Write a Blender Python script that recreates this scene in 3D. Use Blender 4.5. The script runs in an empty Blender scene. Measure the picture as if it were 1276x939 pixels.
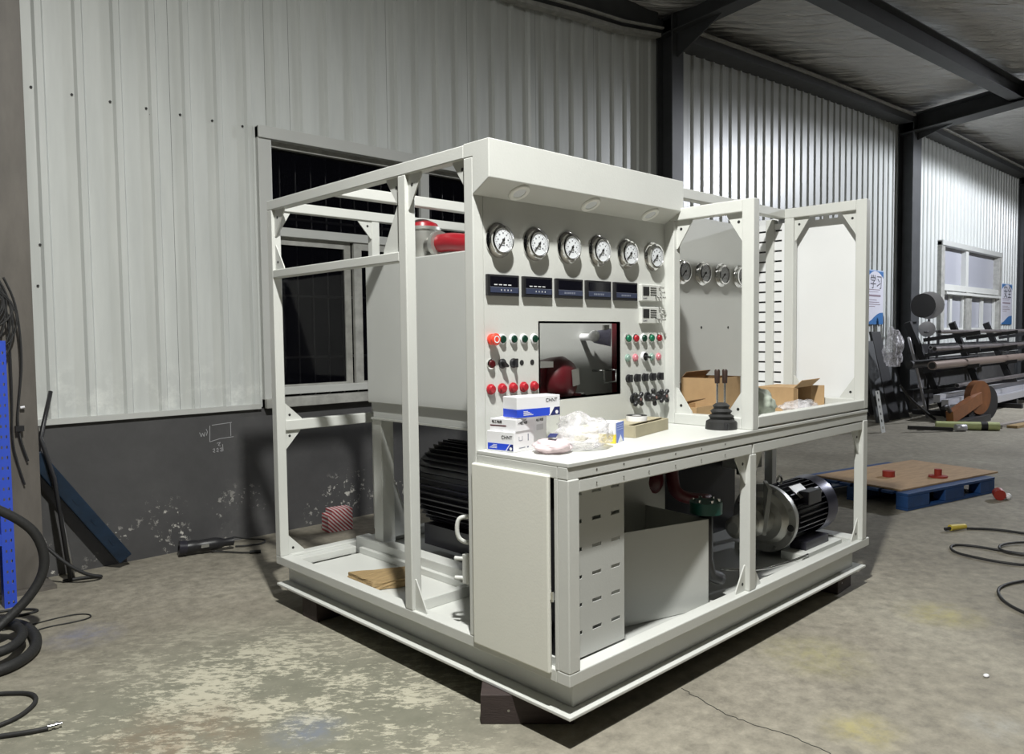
import bpy, bmesh, math, random
from mathutils import Vector, Matrix
random.seed(7)
S = bpy.context.scene
COL = S.collection
FZ = -0.11                       # floor level (z = 0 is the underside of the bench's base channel)

# ------------------------------------------------------------------ camera
cam_d = bpy.data.cameras.new('camera'); cam = bpy.data.objects.new('camera', cam_d); COL.objects.link(cam)
cam_d.sensor_fit = 'HORIZONTAL'; cam_d.sensor_width = 36.0; cam_d.lens = 36.0*969.392/1276
cam_d.clip_start = 0.05; cam_d.clip_end = 200
RX = Vector((1011, 62.5, -969.392)).normalized()
RY = Vector((-932, 40.5, -969.392)).normalized(); RY = (RY-RX*RX.dot(RY)).normalized(); RZ = RX.cross(RY)
cam.matrix_world = Matrix.Translation((-1.8924, -1.7096, 1.2948)) @ Matrix((RX, RY, RZ)).to_4x4()
S.camera = cam

# ------------------------------------------------------------------ world, lamps, exposure
W = bpy.data.worlds.new('night'); S.world = W; W.use_nodes = True
bgn = W.node_tree.nodes['Background']; bgn.inputs[0].default_value = (0.62, 0.66, 0.72, 1); bgn.inputs[1].default_value = 0.006
def lamp(name, loc, power, col, radius, angle=None, blend=0.5, aim=(0, 0, -1)):
    d = bpy.data.lights.new(name, 'SPOT' if angle else 'POINT'); d.energy = power; d.color = col; d.shadow_soft_size = radius
    if angle: d.spot_size = math.radians(angle); d.spot_blend = blend
    o = bpy.data.objects.new(name, d); COL.objects.link(o); o.location = loc
    o.rotation_euler = Vector(aim).to_track_quat('-Z', 'Y').to_euler(); return o
COOL = (1.0, 1.0, 0.96)
lamp('overhead_light', (-1.0, -0.95, 4.85), 1330, COOL, 0.09, 180, 1.0)
lamp('high_bay_fill', (-1.0, -0.95, 4.95), 75, COOL, 0.15)      # weak fill added at the lamp to lift upper wall and foil
lamp('overhead_light', (14.5, -1.2, 4.9), 1650, (0.90, 0.93, 1.0), 0.10, 173, 0.10)
lamp('high_bay_fill', (14.5, -1.2, 5.0), 130, (0.90, 0.93, 1.0), 0.15)  # same kind of added fill at the far lamp
lamp('overhead_light', (9.0, -5.0, 5.6), 70, COOL, 0.12, 170, 0.6)  # weak fill lamp added for general brightness, no known fixture
S.view_settings.view_transform = 'Standard'; S.view_settings.look = 'None'; S.view_settings.gamma = 1.0
S.view_settings.use_curve_mapping = False; S.view_settings.exposure = 0.12

# ------------------------------------------------------------------ materials
def mat(name, col, rough=0.5, metal=0.0, var=0.0, vscale=8.0, bump=0.0, bscale=40.0, spec=0.5, stretch=None, col2=None):
    m = bpy.data.materials.new(name); m.use_nodes = True; nt = m.node_tree; b = nt.nodes['Principled BSDF']
    b.inputs['Base Color'].default_value = (*col, 1); b.inputs['Roughness'].default_value = rough
    b.inputs['Metallic'].default_value = metal; b.inputs['Specular IOR Level'].default_value = spec
    tc = nt.nodes.new('ShaderNodeTexCoord'); mp = nt.nodes.new('ShaderNodeMapping'); nt.links.new(tc.outputs['Object'], mp.inputs[0])
    if stretch: mp.inputs['Scale'].default_value = stretch
    if var or col2:
        n = nt.nodes.new('ShaderNodeTexNoise'); n.inputs['Scale'].default_value = vscale; n.inputs['Detail'].default_value = 6; n.inputs['Roughness'].default_value = 0.6
        nt.links.new(mp.outputs[0], n.inputs['Vector'])
        r = nt.nodes.new('ShaderNodeValToRGB'); nt.links.new(n.outputs['Fac'], r.inputs[0])
        c2 = col2 if col2 else tuple(min(1, c*(1+var)) for c in col); c1 = col if col2 else tuple(c*(1-var) for c in col)
        r.color_ramp.elements[0].position = 0.3; r.color_ramp.elements[0].color = (*c1, 1)
        r.color_ramp.elements[1].position = 0.7; r.color_ramp.elements[1].color = (*c2, 1)
        nt.links.new(r.outputs[0], b.inputs['Base Color'])
    if bump:
        n2 = nt.nodes.new('ShaderNodeTexNoise'); n2.inputs['Scale'].default_value = bscale; n2.inputs['Detail'].default_value = 4
        nt.links.new(mp.outputs[0], n2.inputs['Vector'])
        bp = nt.nodes.new('ShaderNodeBump'); bp.inputs['Strength'].default_value = bump; bp.inputs['Distance'].default_value = 0.01
        nt.links.new(n2.outputs['Fac'], bp.inputs['Height']); nt.links.new(bp.outputs[0], b.inputs['Normal'])
    return m
class N:      # tiny node-graph helper
    def __init__(s, m): s.nt = m.node_tree
    def __call__(s, t, ins=None, **kw):
        n = s.nt.nodes.new('ShaderNode'+t)
        for k, v in kw.items(): setattr(n, k, v)
        for k, v in (ins or {}).items():
            if hasattr(v, 'is_output'): s.nt.links.new(v, n.inputs[k])
            else: n.inputs[k].default_value = v
        return n
    def ramp(s, src, stops):
        r = s.nt.nodes.new('ShaderNodeValToRGB'); s.nt.links.new(src, r.inputs[0]); e = r.color_ramp.elements
        while len(e) < len(stops): e.new(0.5)
        for el, (p, c) in zip(e, stops): el.position = p; el.color = (*c, 1) if len(c) == 3 else c
        return r.outputs[0]
    def mix(s, f, a, b):
        return s('Mix', {0: f, 6: a, 7: b}, data_type='RGBA').outputs[2]

WHITE = mat('white_powder_coat', (0.62, 0.63, 0.60), 0.42, var=0.03, vscale=3, bump=0.05, bscale=120)
LITWHITE = mat('lit_white_coat', (0.80, 0.81, 0.815), 0.42, var=0.02, vscale=3)  # white coat lightened so the lit end sheet and slotted plate look brighter
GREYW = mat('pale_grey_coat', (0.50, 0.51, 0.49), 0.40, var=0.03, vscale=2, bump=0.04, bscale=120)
CHROME = mat('chrome', (0.75, 0.75, 0.74), 0.12, 1.0)
STEEL = mat('bare_steel', (0.42, 0.41, 0.39), 0.35, 1.0, var=0.15, vscale=12)
ALU = mat('cast_aluminium', (0.50, 0.50, 0.47), 0.42, 0.8, var=0.12, vscale=9)
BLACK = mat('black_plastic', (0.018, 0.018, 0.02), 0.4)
MOTOR = mat('motor_black_paint', (0.022, 0.021, 0.03), 0.32)
RUBBER = mat('black_rubber', (0.02, 0.02, 0.02), 0.6, bump=0.2, bscale=60)
DIAL = mat('dial_white', (0.80, 0.83, 0.86), 0.25)
RED = mat('red_paint', (0.30, 0.010, 0.018), 0.3)
REDL = mat('red_lens', (0.40, 0.022, 0.032), 0.25)
ESTOP = mat('orange_red_plastic', (0.85, 0.07, 0.04), 0.35)
DKRED = mat('dark_red_lens', (0.07, 0.008, 0.01), 0.25)
GREEN = mat('green_lens', (0.015, 0.16, 0.08), 0.25)
DKGREEN = mat('dark_green_lens', (0.01, 0.045, 0.028), 0.25)
PALEGREEN = mat('pale_green_lens', (0.25, 0.36, 0.31), 0.3)
PALERED = mat('pale_red_lens', (0.62, 0.22, 0.26), 0.3)
TEALCAST = mat('green_cast_flange', (0.008, 0.07, 0.055), 0.4)
SCREEN = mat('display_glass', (0.006, 0.006, 0.010), 0.12)
NAVY = mat('display_navy_strip', (0.045, 0.055, 0.10), 0.35)
MARK = mat('white_print', (0.75, 0.76, 0.78), 0.5)
INK = mat('black_print', (0.02, 0.02, 0.02), 0.6)
CARD = mat('brown_cardboard', (0.47, 0.31, 0.16), 0.75, var=0.10, vscale=10)
CARDIN = mat('dark_cardboard_inside', (0.24, 0.15, 0.08), 0.8, var=0.1)
PAPER = mat('white_carton', (0.84, 0.84, 0.86), 0.45)
BLUEP = mat('blue_print', (0.02, 0.07, 0.62), 0.45)
NAVYP = mat('navy_print', (0.012, 0.02, 0.12), 0.45)
WOOD = mat('rough_wood', (0.33, 0.23, 0.11), 0.8, var=0.25, vscale=7, stretch=(2, 18, 18), bump=0.3)
BEAMW = mat('dark_timber', (0.045, 0.032, 0.03), 0.7, var=0.2, vscale=5, stretch=(1, 8, 8), bump=0.2)
DARKST = mat('dark_grey_structural_paint', (0.052, 0.055, 0.058), 0.55, var=0.15, vscale=5)
BROWNST = mat('brown_grey_structural_paint', (0.125, 0.113, 0.098), 0.55, var=0.18, vscale=4, stretch=(3, 3, 0.8))
BLUEST = mat('blue_rack_paint', (0.035, 0.085, 0.55), 0.4)
DKBLUE = mat('dark_blue_paint', (0.007, 0.02, 0.042), 0.3, var=0.3, vscale=14)
ALUFR = mat('grey_window_frame', (0.36, 0.36, 0.335), 0.5, var=0.25, vscale=10)
YELLOWG = mat('pale_yellow_green_paint', (0.50, 0.55, 0.26), 0.5)
ORANGEB = mat('burnt_orange_paint', (0.20, 0.075, 0.025), 0.45, var=0.2)
PALLETB = mat('blue_pallet_plastic', (0.014, 0.055, 0.17), 0.5, var=0.2)
PLY = mat('plywood', (0.42, 0.28, 0.16), 0.7, var=0.18, vscale=3, stretch=(2, 12, 2))
def glass_mat(name, col, rough, alpha):
    m = mat(name, col, rough); b = m.node_tree.nodes['Principled BSDF']; b.inputs['Alpha'].default_value = alpha; return m
GLASS = glass_mat('window_glass', (0.004, 0.004, 0.006), 0.04, 0.55)
FROST = mat('frosted_window_glass', (0.42, 0.43, 0.48), 0.25)
def film_mat():
    m = bpy.data.materials.new('clear_plastic_film'); m.use_nodes = True; g = N(m); nt = m.node_tree; b = nt.nodes['Principled BSDF']
    b.inputs['Base Color'].default_value = (0.88, 0.86, 0.89, 1); b.inputs['Roughness'].default_value = 0.18
    tc = g('TexCoord'); n = g('TexNoise', {'Vector': tc.outputs['Object'], 'Scale': 22.0, 'Detail': 5.0})
    nt.links.new(g.ramp(n.outputs['Fac'], [(0.35, (0.16,)*3), (0.68, (0.62,)*3)]), b.inputs['Alpha'])
    bp = g('Bump', {'Height': n.outputs['Fac'], 'Strength': 0.8, 'Distance': 0.02}); nt.links.new(bp.outputs[0], b.inputs['Normal']); return m
FILM = film_mat()

def floor_mat():
    m = bpy.data.materials.new('worn_concrete'); m.use_nodes = True; g = N(m); nt = m.node_tree; b = nt.nodes['Principled BSDF']
    P = g('TexCoord').outputs['Object']
    big = g('TexNoise', {'Vector': P, 'Scale': 0.7, 'Detail': 5.0, 'Roughness': 0.6}).outputs['Fac']
    fine = g('TexNoise', {'Vector': P, 'Scale': 16.0, 'Detail': 8.0, 'Roughness': 0.72}).outputs['Fac']
    st = g('Mapping', {'Vector': g('Mapping', {'Vector': P, 'Rotation': (0, 0, 0.70)}).outputs[0], 'Scale': (5.0, 11.0, 1.0)}).outputs[0]
    flake = g('TexNoise', {'Vector': st, 'Scale': 3.6, 'Detail': 12.0, 'Roughness': 0.78}).outputs['Fac']
    c = g.ramp(big, [(0.30, (0.205, 0.188, 0.150)), (0.55, (0.285, 0.263, 0.212)), (0.75, (0.355, 0.332, 0.270))])
    f = g.ramp(fine, [(0.32, (0.66,)*3), (0.68, (1.22,)*3)])
    c = g('Mix', {0: 1.0, 6: c, 7: f}, data_type='RGBA', blend_type='MULTIPLY').outputs[2]
    def patch(cx, cy, r, soft=0.5, sx=1.0, sy=1.0):
        v = g('Mapping', {'Vector': P, 'Location': (-cx*sx, -cy*sy, 0.11), 'Scale': (sx, sy, 1)}).outputs[0]
        d = g('VectorMath', {0: v}, operation='LENGTH').outputs['Value']
        nz = g('Math', {0: big, 1: r*1.2}, operation='MULTIPLY').outputs[0]
        d = g('Math', {0: d, 1: nz}, operation='ADD').outputs[0]
        return g('MapRange', {'Value': d, 'From Min': r*(1+soft)+r*0.6, 'From Max': r*(1-soft)+r*0.6}).outputs[0]
    # greenish old floor paint and chalky worn flakes left of the bench
    pg = patch(-0.70, 1.0, 0.85, 0.4)
    mid = g('TexNoise', {'Vector': P, 'Scale': 2.6, 'Detail': 6.0, 'Roughness': 0.65}).outputs['Fac']
    flake = g('Math', {0: flake, 1: g('MapRange', {'Value': mid, 'From Min': 0.3, 'From Max': 0.7, 'To Min': -0.14, 'To Max': 0.12}).outputs[0]}, operation='ADD').outputs[0]
    k = g('Math', {0: pg, 1: g.ramp(flake, [(0.485, (0,)*3), (0.545, (1,)*3)])}, operation='MULTIPLY').outputs[0]
    c = g.mix(g('Math', {0: pg, 1: 0.62}, operation='MULTIPLY').outputs[0], c, (0.175, 0.182, 0.138, 1))
    c = g.mix(g('Math', {0: k, 1: 0.9}, operation='MULTIPLY').outputs[0], c, (0.50, 0.475, 0.375, 1))
    brk = g.ramp(g('TexNoise', {'Vector': P, 'Scale': 9.0, 'Detail': 9.0, 'Roughness': 0.75}).outputs['Fac'], [(0.40, (0.15,)*3), (0.62, (1,)*3)])
    for (x, y, r, col, a) in ((0.85, -0.62, 0.11, (0.42, 0.37, 0.13), .6), (2.25, -0.42, 0.16, (0.40, 0.36, 0.13), .7), (1.35, -0.22, 0.18, (0.33, 0.31, 0.14), .6),
                              (2.3, -0.92, 0.22, (0.06, 0.055, 0.045), .75), (-0.55, 0.78, 0.10, (0.16, 0.19, 0.27), .7), (-0.85, 2.35, 0.12, (0.17, 0.18, 0.26), .6),
                              (-0.9, 1.05, 0.22, (0.20, 0.13, 0.08), .55), (1.2, -0.95, 0.09, (0.40, 0.40, 0.37), .6)):
        q = g('Math', {0: patch(x, y, r, 0.6), 1: brk}, operation='MULTIPLY').outputs[0]; c = g.mix(g('Math', {0: q, 1: a}, operation='MULTIPLY').outputs[0], c, (*col, 1))
    nt.links.new(c, b.inputs['Base Color'])
    nt.links.new(g.ramp(fine, [(0.3, (0.60,)*3), (0.7, (0.80,)*3)]), b.inputs['Roughness']); b.inputs['Specular IOR Level'].default_value = 0.3
    bp = g('Bump', {'Height': fine, 'Strength': 0.25, 'Distance': 0.01}); nt.links.new(bp.outputs[0], b.inputs['Normal']); return m
FLOORM = floor_mat()
def dado_mat():
    m = bpy.data.materials.new('dark_painted_plaster'); m.use_nodes = True; g = N(m); nt = m.node_tree; b = nt.nodes['Principled BSDF']
    P = g('TexCoord').outputs['Object']
    a = g('TexNoise', {'Vector': P, 'Scale': 1.6, 'Detail': 7.0, 'Roughness': 0.65}).outputs['Fac']
    c = g.ramp(a, [(0.3, (0.058, 0.057, 0.058)), (0.55, (0.078, 0.077, 0.078)), (0.8, (0.135, 0.132, 0.13))])
    # flaked plaster: only in the lowest third of the wall, in clusters
    z = g('SeparateXYZ', {0: P}).outputs['Z']
    low = g('MapRange', {'Value': z, 'From Min': 0.30, 'From Max': 0.12}).outputs[0]
    cl = g.ramp(g('TexNoise', {'Vector': P, 'Scale': 3.1, 'Detail': 2.0}).outputs['Fac'], [(0.50, (0,)*3), (0.62, (1,)*3)])
    fl = g.ramp(g('TexNoise', {'Vector': P, 'Scale': 26.0, 'Detail': 5.0, 'Roughness': 0.7}).outputs['Fac'], [(0.585, (0,)*3), (0.60, (1,)*3)])
    k = g('Math', {0: g('Math', {0: low, 1: cl}, operation='MULTIPLY').outputs[0], 1: fl}, operation='MULTIPLY').outputs[0]
    c = g.mix(k, c, (0.62, 0.60, 0.55, 1))
    nt.links.new(c, b.inputs['Base Color']); b.inputs['Roughness'].default_value = 0.6
    bp = g('Bump', {'Height': a, 'Strength': 0.25, 'Distance': 0.02}); nt.links.new(bp.outputs[0], b.inputs['Normal']); return m
DADO = dado_mat()
def sheet_mat():
    m = bpy.data.materials.new('white_steel_cladding'); m.use_nodes = True; g = N(m); nt = m.node_tree; b = nt.nodes['Principled BSDF']
    P = g('TexCoord').outputs['Object']
    v = g('Mapping', {'Vector': P, 'Scale': (5.0, 5.0, 0.5)}).outputs[0]
    a = g('TexNoise', {'Vector': v, 'Scale': 2.0, 'Detail': 6.0, 'Roughness': 0.6}).outputs['Fac']
    c = g.ramp(a, [(0.3, (0.52, 0.54, 0.525)), (0.7, (0.61, 0.63, 0.61))])
    z = g('SeparateXYZ', {0: P}).outputs['Z']
    low = g('MapRange', {'Value': z, 'From Min': 1.25, 'From Max': 0.9}).outputs[0]
    w = g.ramp(g('TexNoise', {'Vector': P, 'Scale': 6.0, 'Detail': 7.0, 'Roughness': 0.7}).outputs['Fac'], [(0.5, (0,)*3), (0.66, (1,)*3)])
    c = g.mix(g('Math', {0: low, 1: w}, operation='MULTIPLY').outputs[0], c, (0.72, 0.74, 0.71, 1))
    nt.links.new(c, b.inputs['Base Color']); b.inputs['Roughness'].default_value = 0.34; return m
SHEET = sheet_mat()
def foil_mat():
    m = bpy.data.materials.new('silver_foil_insulation'); m.use_nodes = True; g = N(m); nt = m.node_tree; b = nt.nodes['Principled BSDF']
    P = g('TexCoord').outputs['Object']
    v = g('Mapping', {'Vector': g('Mapping', {'Vector': P, 'Rotation': (0, 0, 0.5)}).outputs[0], 'Scale': (0.9, 5.5, 1.0)}).outputs[0]
    a = g('TexNoise', {'Vector': v, 'Scale': 1.6, 'Detail': 4.0, 'Roughness': 0.55, 'Distortion': 0.3}).outputs['Fac']
    b.inputs['Base Color'].default_value = (0.62, 0.62, 0.61, 1); b.inputs['Metallic'].default_value = 0.45; b.inputs['Roughness'].default_value = 0.45
    bp = g('Bump', {'Height': a, 'Strength': 1.0, 'Distance': 0.22}); nt.links.new(bp.outputs[0], b.inputs['Normal']); return m
FOIL = foil_mat()

# ------------------------------------------------------------------ mesh helpers
def frame_of(d):
    d = Vector(d).normalized(); u = d.orthogonal().normalized(); return d, u, d.cross(u)
class MB:
    """collects shapes into one mesh"""
    def __init__(s): s.bm = bmesh.new(); s.mi = 0
    def face(s, vs, sm=False):
        try: f = s.bm.faces.new(vs)
        except ValueError: return None
        f.material_index = s.mi; f.smooth = sm; return f
    def hexa(s, p):
        v = [s.bm.verts.new(q) for q in p]
        for a in ((0, 3, 2, 1), (4, 5, 6, 7), (0, 1, 5, 4), (1, 2, 6, 5), (2, 3, 7, 6), (3, 0, 4, 7)): s.face([v[i] for i in a])
        return s
    def box(s, x0, x1, y0, y1, z0, z1):
        return s.hexa(((x0, y0, z0), (x1, y0, z0), (x1, y1, z0), (x0, y1, z0), (x0, y0, z1), (x1, y0, z1), (x1, y1, z1), (x0, y1, z1)))
    def bar(s, p, q, w, h, up=(0, 0, 1)):
        p, q = Vector(p), Vector(q); d = (q-p).normalized(); up = Vector(up)
        a = d.cross(up).normalized()*w/2; b = a.cross(d).normalized()*h/2
        return s.hexa([p-a-b, p+a-b, q+a-b, q-a-b, p-a+b, p+a+b, q+a+b, q-a+b])
    def prism(s, pts, ext):
        e = Vector(ext); a = [s.bm.verts.new(p) for p in pts]; b = [s.bm.verts.new(Vector(p)+e) for p in pts]; n = len(pts)
        s.face(a[::-1]); s.face(b)
        for i in range(n): s.face([a[i], a[(i+1) % n], b[(i+1) % n], b[i]])
        return s
    def lathe(s, o, axis, prof, seg=24, sm=True):
        d, u, v = frame_of(axis); o = Vector(o); rings = []
        for (r, h) in prof:
            if r < 1e-6: rings.append([s.bm.verts.new(o+d*h)])
            else: rings.append([s.bm.verts.new(o+d*h+(u*math.cos(2*math.pi*i/seg)+v*math.sin(2*math.pi*i/seg))*r) for i in range(seg)])
        for A, B in zip(rings, rings[1:]):
            for i in range(seg):
                j = (i+1) % seg
                if len(A) == 1 and len(B) == 1: continue
                if len(A) == 1: s.face([A[0], B[i], B[j]], sm)
                elif len(B) == 1: s.face([A[i], A[j], B[0]], sm)
                else: s.face([A[i], A[j], B[j], B[i]], sm)
        for k, ring in enumerate(rings):          # crease the profile's corners
            if len(ring) == 1 or not 0 < k < len(prof)-1: continue
            a = Vector((prof[k][0]-prof[k-1][0], prof[k][1]-prof[k-1][1])); b = Vector((prof[k+1][0]-prof[k][0], prof[k+1][1]-prof[k][1]))
            if a.length < 1e-7 or b.length < 1e-7 or a.angle(b) > 0.65:
                for i in range(seg):
                    e = s.bm.edges.get((ring[i], ring[(i+1) % seg]))
                    if e: e.smooth = False
        return s
    def cyl(s, p, q, r, r2=None, seg=16, sm=True):
        p, q = Vector(p), Vector(q); L = (q-p).length; r2 = r if r2 is None else r2
        return s.lathe(p, q-p, [(0, 0), (r, 0), (r2, L), (0, L)], seg, sm)
    def sph(s, c, r, seg=16, n=8, sq=(1, 1, 1)):
        k = len(s.bm.verts)
        s.lathe((0, 0, 0), (0, 0, 1), [(math.sin(math.pi*i/n)*r, -math.cos(math.pi*i/n)*r) for i in range(n+1)], seg)
        s.bm.verts.ensure_lookup_table()
        for v in s.bm.verts[k:]: v.co = Vector((v.co.x*sq[0]+c[0], v.co.y*sq[1]+c[1], v.co.z*sq[2]+c[2]))
        return s
    def tube(s, pts, r, seg=8, smooth=0):
        P = [Vector(p) for p in pts]
        for _ in range(smooth):
            Q = [P[0]]
            for a, b in zip(P, P[1:]): Q += [a.lerp(b, .25), a.lerp(b, .75)]
            P = Q+[P[-1]]
        rings = []; u = None
        for i, p in enumerate(P):
            d = (P[min(i+1, len(P)-1)]-P[max(i-1, 0)]).normalized()
            u = d.orthogonal().normalized() if u is None else (u-d*u.dot(d)).normalized()
            v = d.cross(u)
            rings.append([s.bm.verts.new(p+(u*math.cos(2*math.pi*k/seg)+v*math.sin(2*math.pi*k/seg))*r) for k in range(seg)])
        for A, B in zip(rings, rings[1:]):
            for i in range(seg): s.face([A[i], A[(i+1) % seg], B[(i+1) % seg], B[i]], True)
        s.face(rings[0][::-1]); s.face(rings[-1]); return s
    def build(s, name, m, parent=None, bevel=0, local=False, solid=0, fixn=True):
        if fixn: bmesh.ops.recalc_face_normals(s.bm, faces=s.bm.faces)
        me = bpy.data.meshes.new(name); s.bm.to_mesh(me); s.bm.free()
        for q in (m if isinstance(m, (list, tuple)) else [m]): me.materials.append(q)
        o = bpy.data.objects.new(name, me); COL.objects.link(o)
        if parent is not None:
            o.parent = parent
            if not local:
                w = Vector((0, 0, 0)); p = parent
                while p is not None: w += p.location; p = p.parent
                o.location = -w
        if solid: md = o.modifiers.new('s', 'SOLIDIFY'); md.thickness = solid; md.offset = 0
        if bevel: md = o.modifiers.new('b', 'BEVEL'); md.width = bevel; md.segments = 2; md.limit_method = 'ANGLE'; md.angle_limit = 0.9; md.harden_normals = False
        return o
def thing(name, label, cat, loc, rz=0, group=None):
    o = bpy.data.objects.new(name, None); COL.objects.link(o); o.location = loc; o.rotation_euler = (0, 0, rz); o.empty_display_size = 0.05
    return tag(o, label, cat, group)
def tag(o, label, cat, group=None, kind=None):
    if label: o['label'] = label
    if cat: o['category'] = cat
    if group: o['group'] = group
    if kind: o['kind'] = kind
    return o
def struct(o, label, cat):
    tag(o, label, cat); o['kind'] = 'structure'; return o
def sempty(name, label, cat, loc=(0, 0, 0)):
    o = bpy.data.objects.new(name, None); COL.objects.link(o); o.location = loc; return struct(o, label, cat)
def copy_tree(o, parent=None):
    c = o.copy(); COL.objects.link(c); c.parent = parent
    for ch in list(o.children): copy_tree(ch, c)
    return c
def label(o, t): o['label'] = t; return o
def slotted(mb, U, V, slots, uv):
    """sheet in the uv plane with rectangular holes; uv maps (u, v) to a point"""
    us = sorted({U[0], U[1]} | {a for s in slots for a in s[:2]}); vs = sorted({V[0], V[1]} | {a for s in slots for a in s[2:]})
    us = [u for u in us if U[0] <= u <= U[1]]; vs = [v for v in vs if V[0] <= v <= V[1]]; gr = {}
    def g(i, j):
        if (i, j) not in gr: gr[i, j] = mb.bm.verts.new(uv(us[i], vs[j]))
        return gr[i, j]
    for i in range(len(us)-1):
        for j in range(len(vs)-1):
            cu, cv = (us[i]+us[i+1])/2, (vs[j]+vs[j+1])/2
            if any(a < cu < b and c < cv < d for a, b, c, d in slots): continue
            mb.face([g(i, j), g(i+1, j), g(i+1, j+1), g(i, j+1)])
    return mb
def text_obj(s, size, m, parent, origin, xdir, ydir, name='lettering', world=True):
    cu = bpy.data.curves.new(name, 'FONT'); cu.body = s; cu.size = size; cu.extrude = 0.0004; cu.resolution_u = 3
    t = bpy.data.objects.new(name, cu); COL.objects.link(t)
    dg = bpy.context.evaluated_depsgraph_get(); me = bpy.data.meshes.new_from_object(t.evaluated_get(dg)); bpy.data.objects.remove(t)
    me.materials.clear(); me.materials.append(m)
    X = Vector(xdir).normalized(); Y = Vector(ydir).normalized(); Z = X.cross(Y)
    M = Matrix((X, Y, Z)).transposed().to_4x4(); M.translation = Vector(origin); me.transform(M)
    o = bpy.data.objects.new(name, me); COL.objects.link(o)
    if parent is not None:
        o.parent = parent
        if world:
            w = Vector((0, 0, 0)); p = parent
            while p is not None: w += p.location; p = p.parent
            o.location = -w
    return o
# ================================================================== the setting
def lerp_tab(tab, x):
    if x <= tab[0][0]: return tab[0][1]
    for (a, b), (c, d) in zip(tab, tab[1:]):
        if x <= c: return b+(d-b)*(x-a)/(c-a)
    return tab[-1][1]
def Eave(x): return lerp_tab([(5.4, 4.62), (6.2, 4.67), (8.8, 4.82), (12.8, 4.99), (20.4, 5.06)], x)
def WallTop(x): return lerp_tab([(2.0, 4.27), (3.23, 4.333), (3.78, 4.395), (4.5, 4.434), (5.36, 4.564), (5.7, 4.60), (6.2, 4.62), (12.8, 4.94), (20.4, 5.0)], x)
struct(MB().box(-8, 30, -10, 3.66, FZ-0.12, FZ).build('floor', FLOORM), 'worn grey concrete workshop floor with pale flaked and yellow patches', 'floor')
# hairline crack at the lower right
cr = MB(); random.seed(3); key = [(0.678, 0.013), (0.634, -0.125), (0.61, -0.225), (0.612, -0.353), (0.633, -0.477), (0.614, -0.613), (0.584, -0.692)]; pts = []
for (a, b), (c, d) in zip(key, key[1:]):
    for k in range(8): pts.append((a+(c-a)*k/8+random.uniform(-.006, .006), b+(d-b)*k/8+random.uniform(-.006, .006)))
for a, b in zip(pts, pts[1:]): cr.bar((a[0], a[1], FZ+.0008), (b[0], b[1], FZ+.0008), 0.003, 0.001)
floor_o = bpy.data.objects['floor']; cr.build('floor_crack', INK, floor_o)

wall = sempty('wall_back', 'long back wall of white ribbed steel cladding above dark painted plaster', 'wall')
YW = 3.52; OPEN = [(0.74, 3.36, 2.72), (14.74, 18.62, 2.99)]
LOWZ = [0.80, 1.28]
def ribbed(x0, x1, z0, ztop):
    xs = [(x0, 0.0)]; k = math.ceil((x0+0.667-0.04)/0.2125)
    while True:
        c = -0.667+0.2125*k
        if c-0.032 > x1: break
        for dx, dy in ((-0.030, 0), (-0.017, -0.023), (0.017, -0.023), (0.030, 0)):
            if x0 < c+dx < x1: xs.append((c+dx, dy))
        k += 1
    xs.append((x1, 0.0)); m = MB()
    lo = [m.bm.verts.new((x, YW+d, z0)) for x, d in xs]; hi = [m.bm.verts.new((x, YW+d, ztop(x))) for x, d in xs]
    for i in range(len(xs)-1): m.face([lo[i], lo[i+1], hi[i+1], hi[i]])
    return m
j = -2
while True:
    a = -0.667-0.106+0.85*j; b = a+0.85; j += 1
    if a > 26: break
    cuts = sorted({a, b} | {e for o in OPEN for e in o[:2] if a < e < b})
    for u, v in zip(cuts, cuts[1:]):
        mid = (u+v)/2; z0 = 0.81
        for o in OPEN:
            if o[0] < mid < o[1]:
                z0 = o[2]
                if o[0] > 10: ribbed(u+.001, v-.001, 0.81, lambda x: 1.28).build('cladding_sheet', SHEET, wall, fixn=False)
        ribbed(u+0.001, v-0.001, z0, WallTop).build('cladding_sheet', SHEET, wall, fixn=False)
MB().box(-3, 26, 3.51, 3.66, FZ, 0.80).build('plaster_dado', DADO, wall)
MB().box(-3, 0.63, 3.485, 3.52, 0.80, 0.835).box(3.46, 26, 3.485, 3.52, 0.80, 0.835).build('flashing_strip', GREYW, wall)
sc = MB()
for k in range(-1, 8): sc.cyl((-0.667+0.2125*k-.045, 3.523, 2.765), (-0.667+0.2125*k-.045, 3.512, 2.765), 0.0075, seg=8)
for x, z in ((-0.72, 1.62), (-0.70, 1.86), (-0.05, 2.73)): sc.cyl((x, 3.523, z), (x, 3.512, z), 0.007, seg=8)
tag(sc.build('cladding_screws', INK, wall), None, None, None, 'stuff')
# chalk marks on the plaster: a box outline and scribbles
ck = MB()
def chalk(pts):
    for a, b in zip(pts, pts[1:]): ck.bar((a[0], 3.5085, a[1]), (b[0], 3.5085, b[1]), 0.004, 0.0014, up=(0, 1, 0))
chalk([(0.265, 0.71), (0.262, 0.60), (0.33, 0.615), (0.43, 0.62)]); chalk([(0.28, 0.712), (0.42, 0.72)]); chalk([(0.41, 0.72), (0.41, 0.625)])
chalk([(0.195, 0.67), (0.205, 0.64), (0.214, 0.665), (0.224, 0.64), (0.232, 0.67)]); chalk([(0.24, 0.69), (0.248, 0.67), (0.24, 0.645)])
for x in (0.28, 0.305, 0.33): chalk([(x, 0.545), (x+.012, 0.552), (x+.014, 0.535), (x, 0.53), (x+.016, 0.525)])
chalk([(0.35, 0.575), (0.352, 0.53), (0.34, 0.525)]); chalk([(0.31, 0.585), (0.335, 0.59), (0.32, 0.57), (0.335, 0.565)])
ck.build('chalk_marks', mat('chalk', (0.36, 0.36, 0.37), 0.9), wall)

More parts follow.
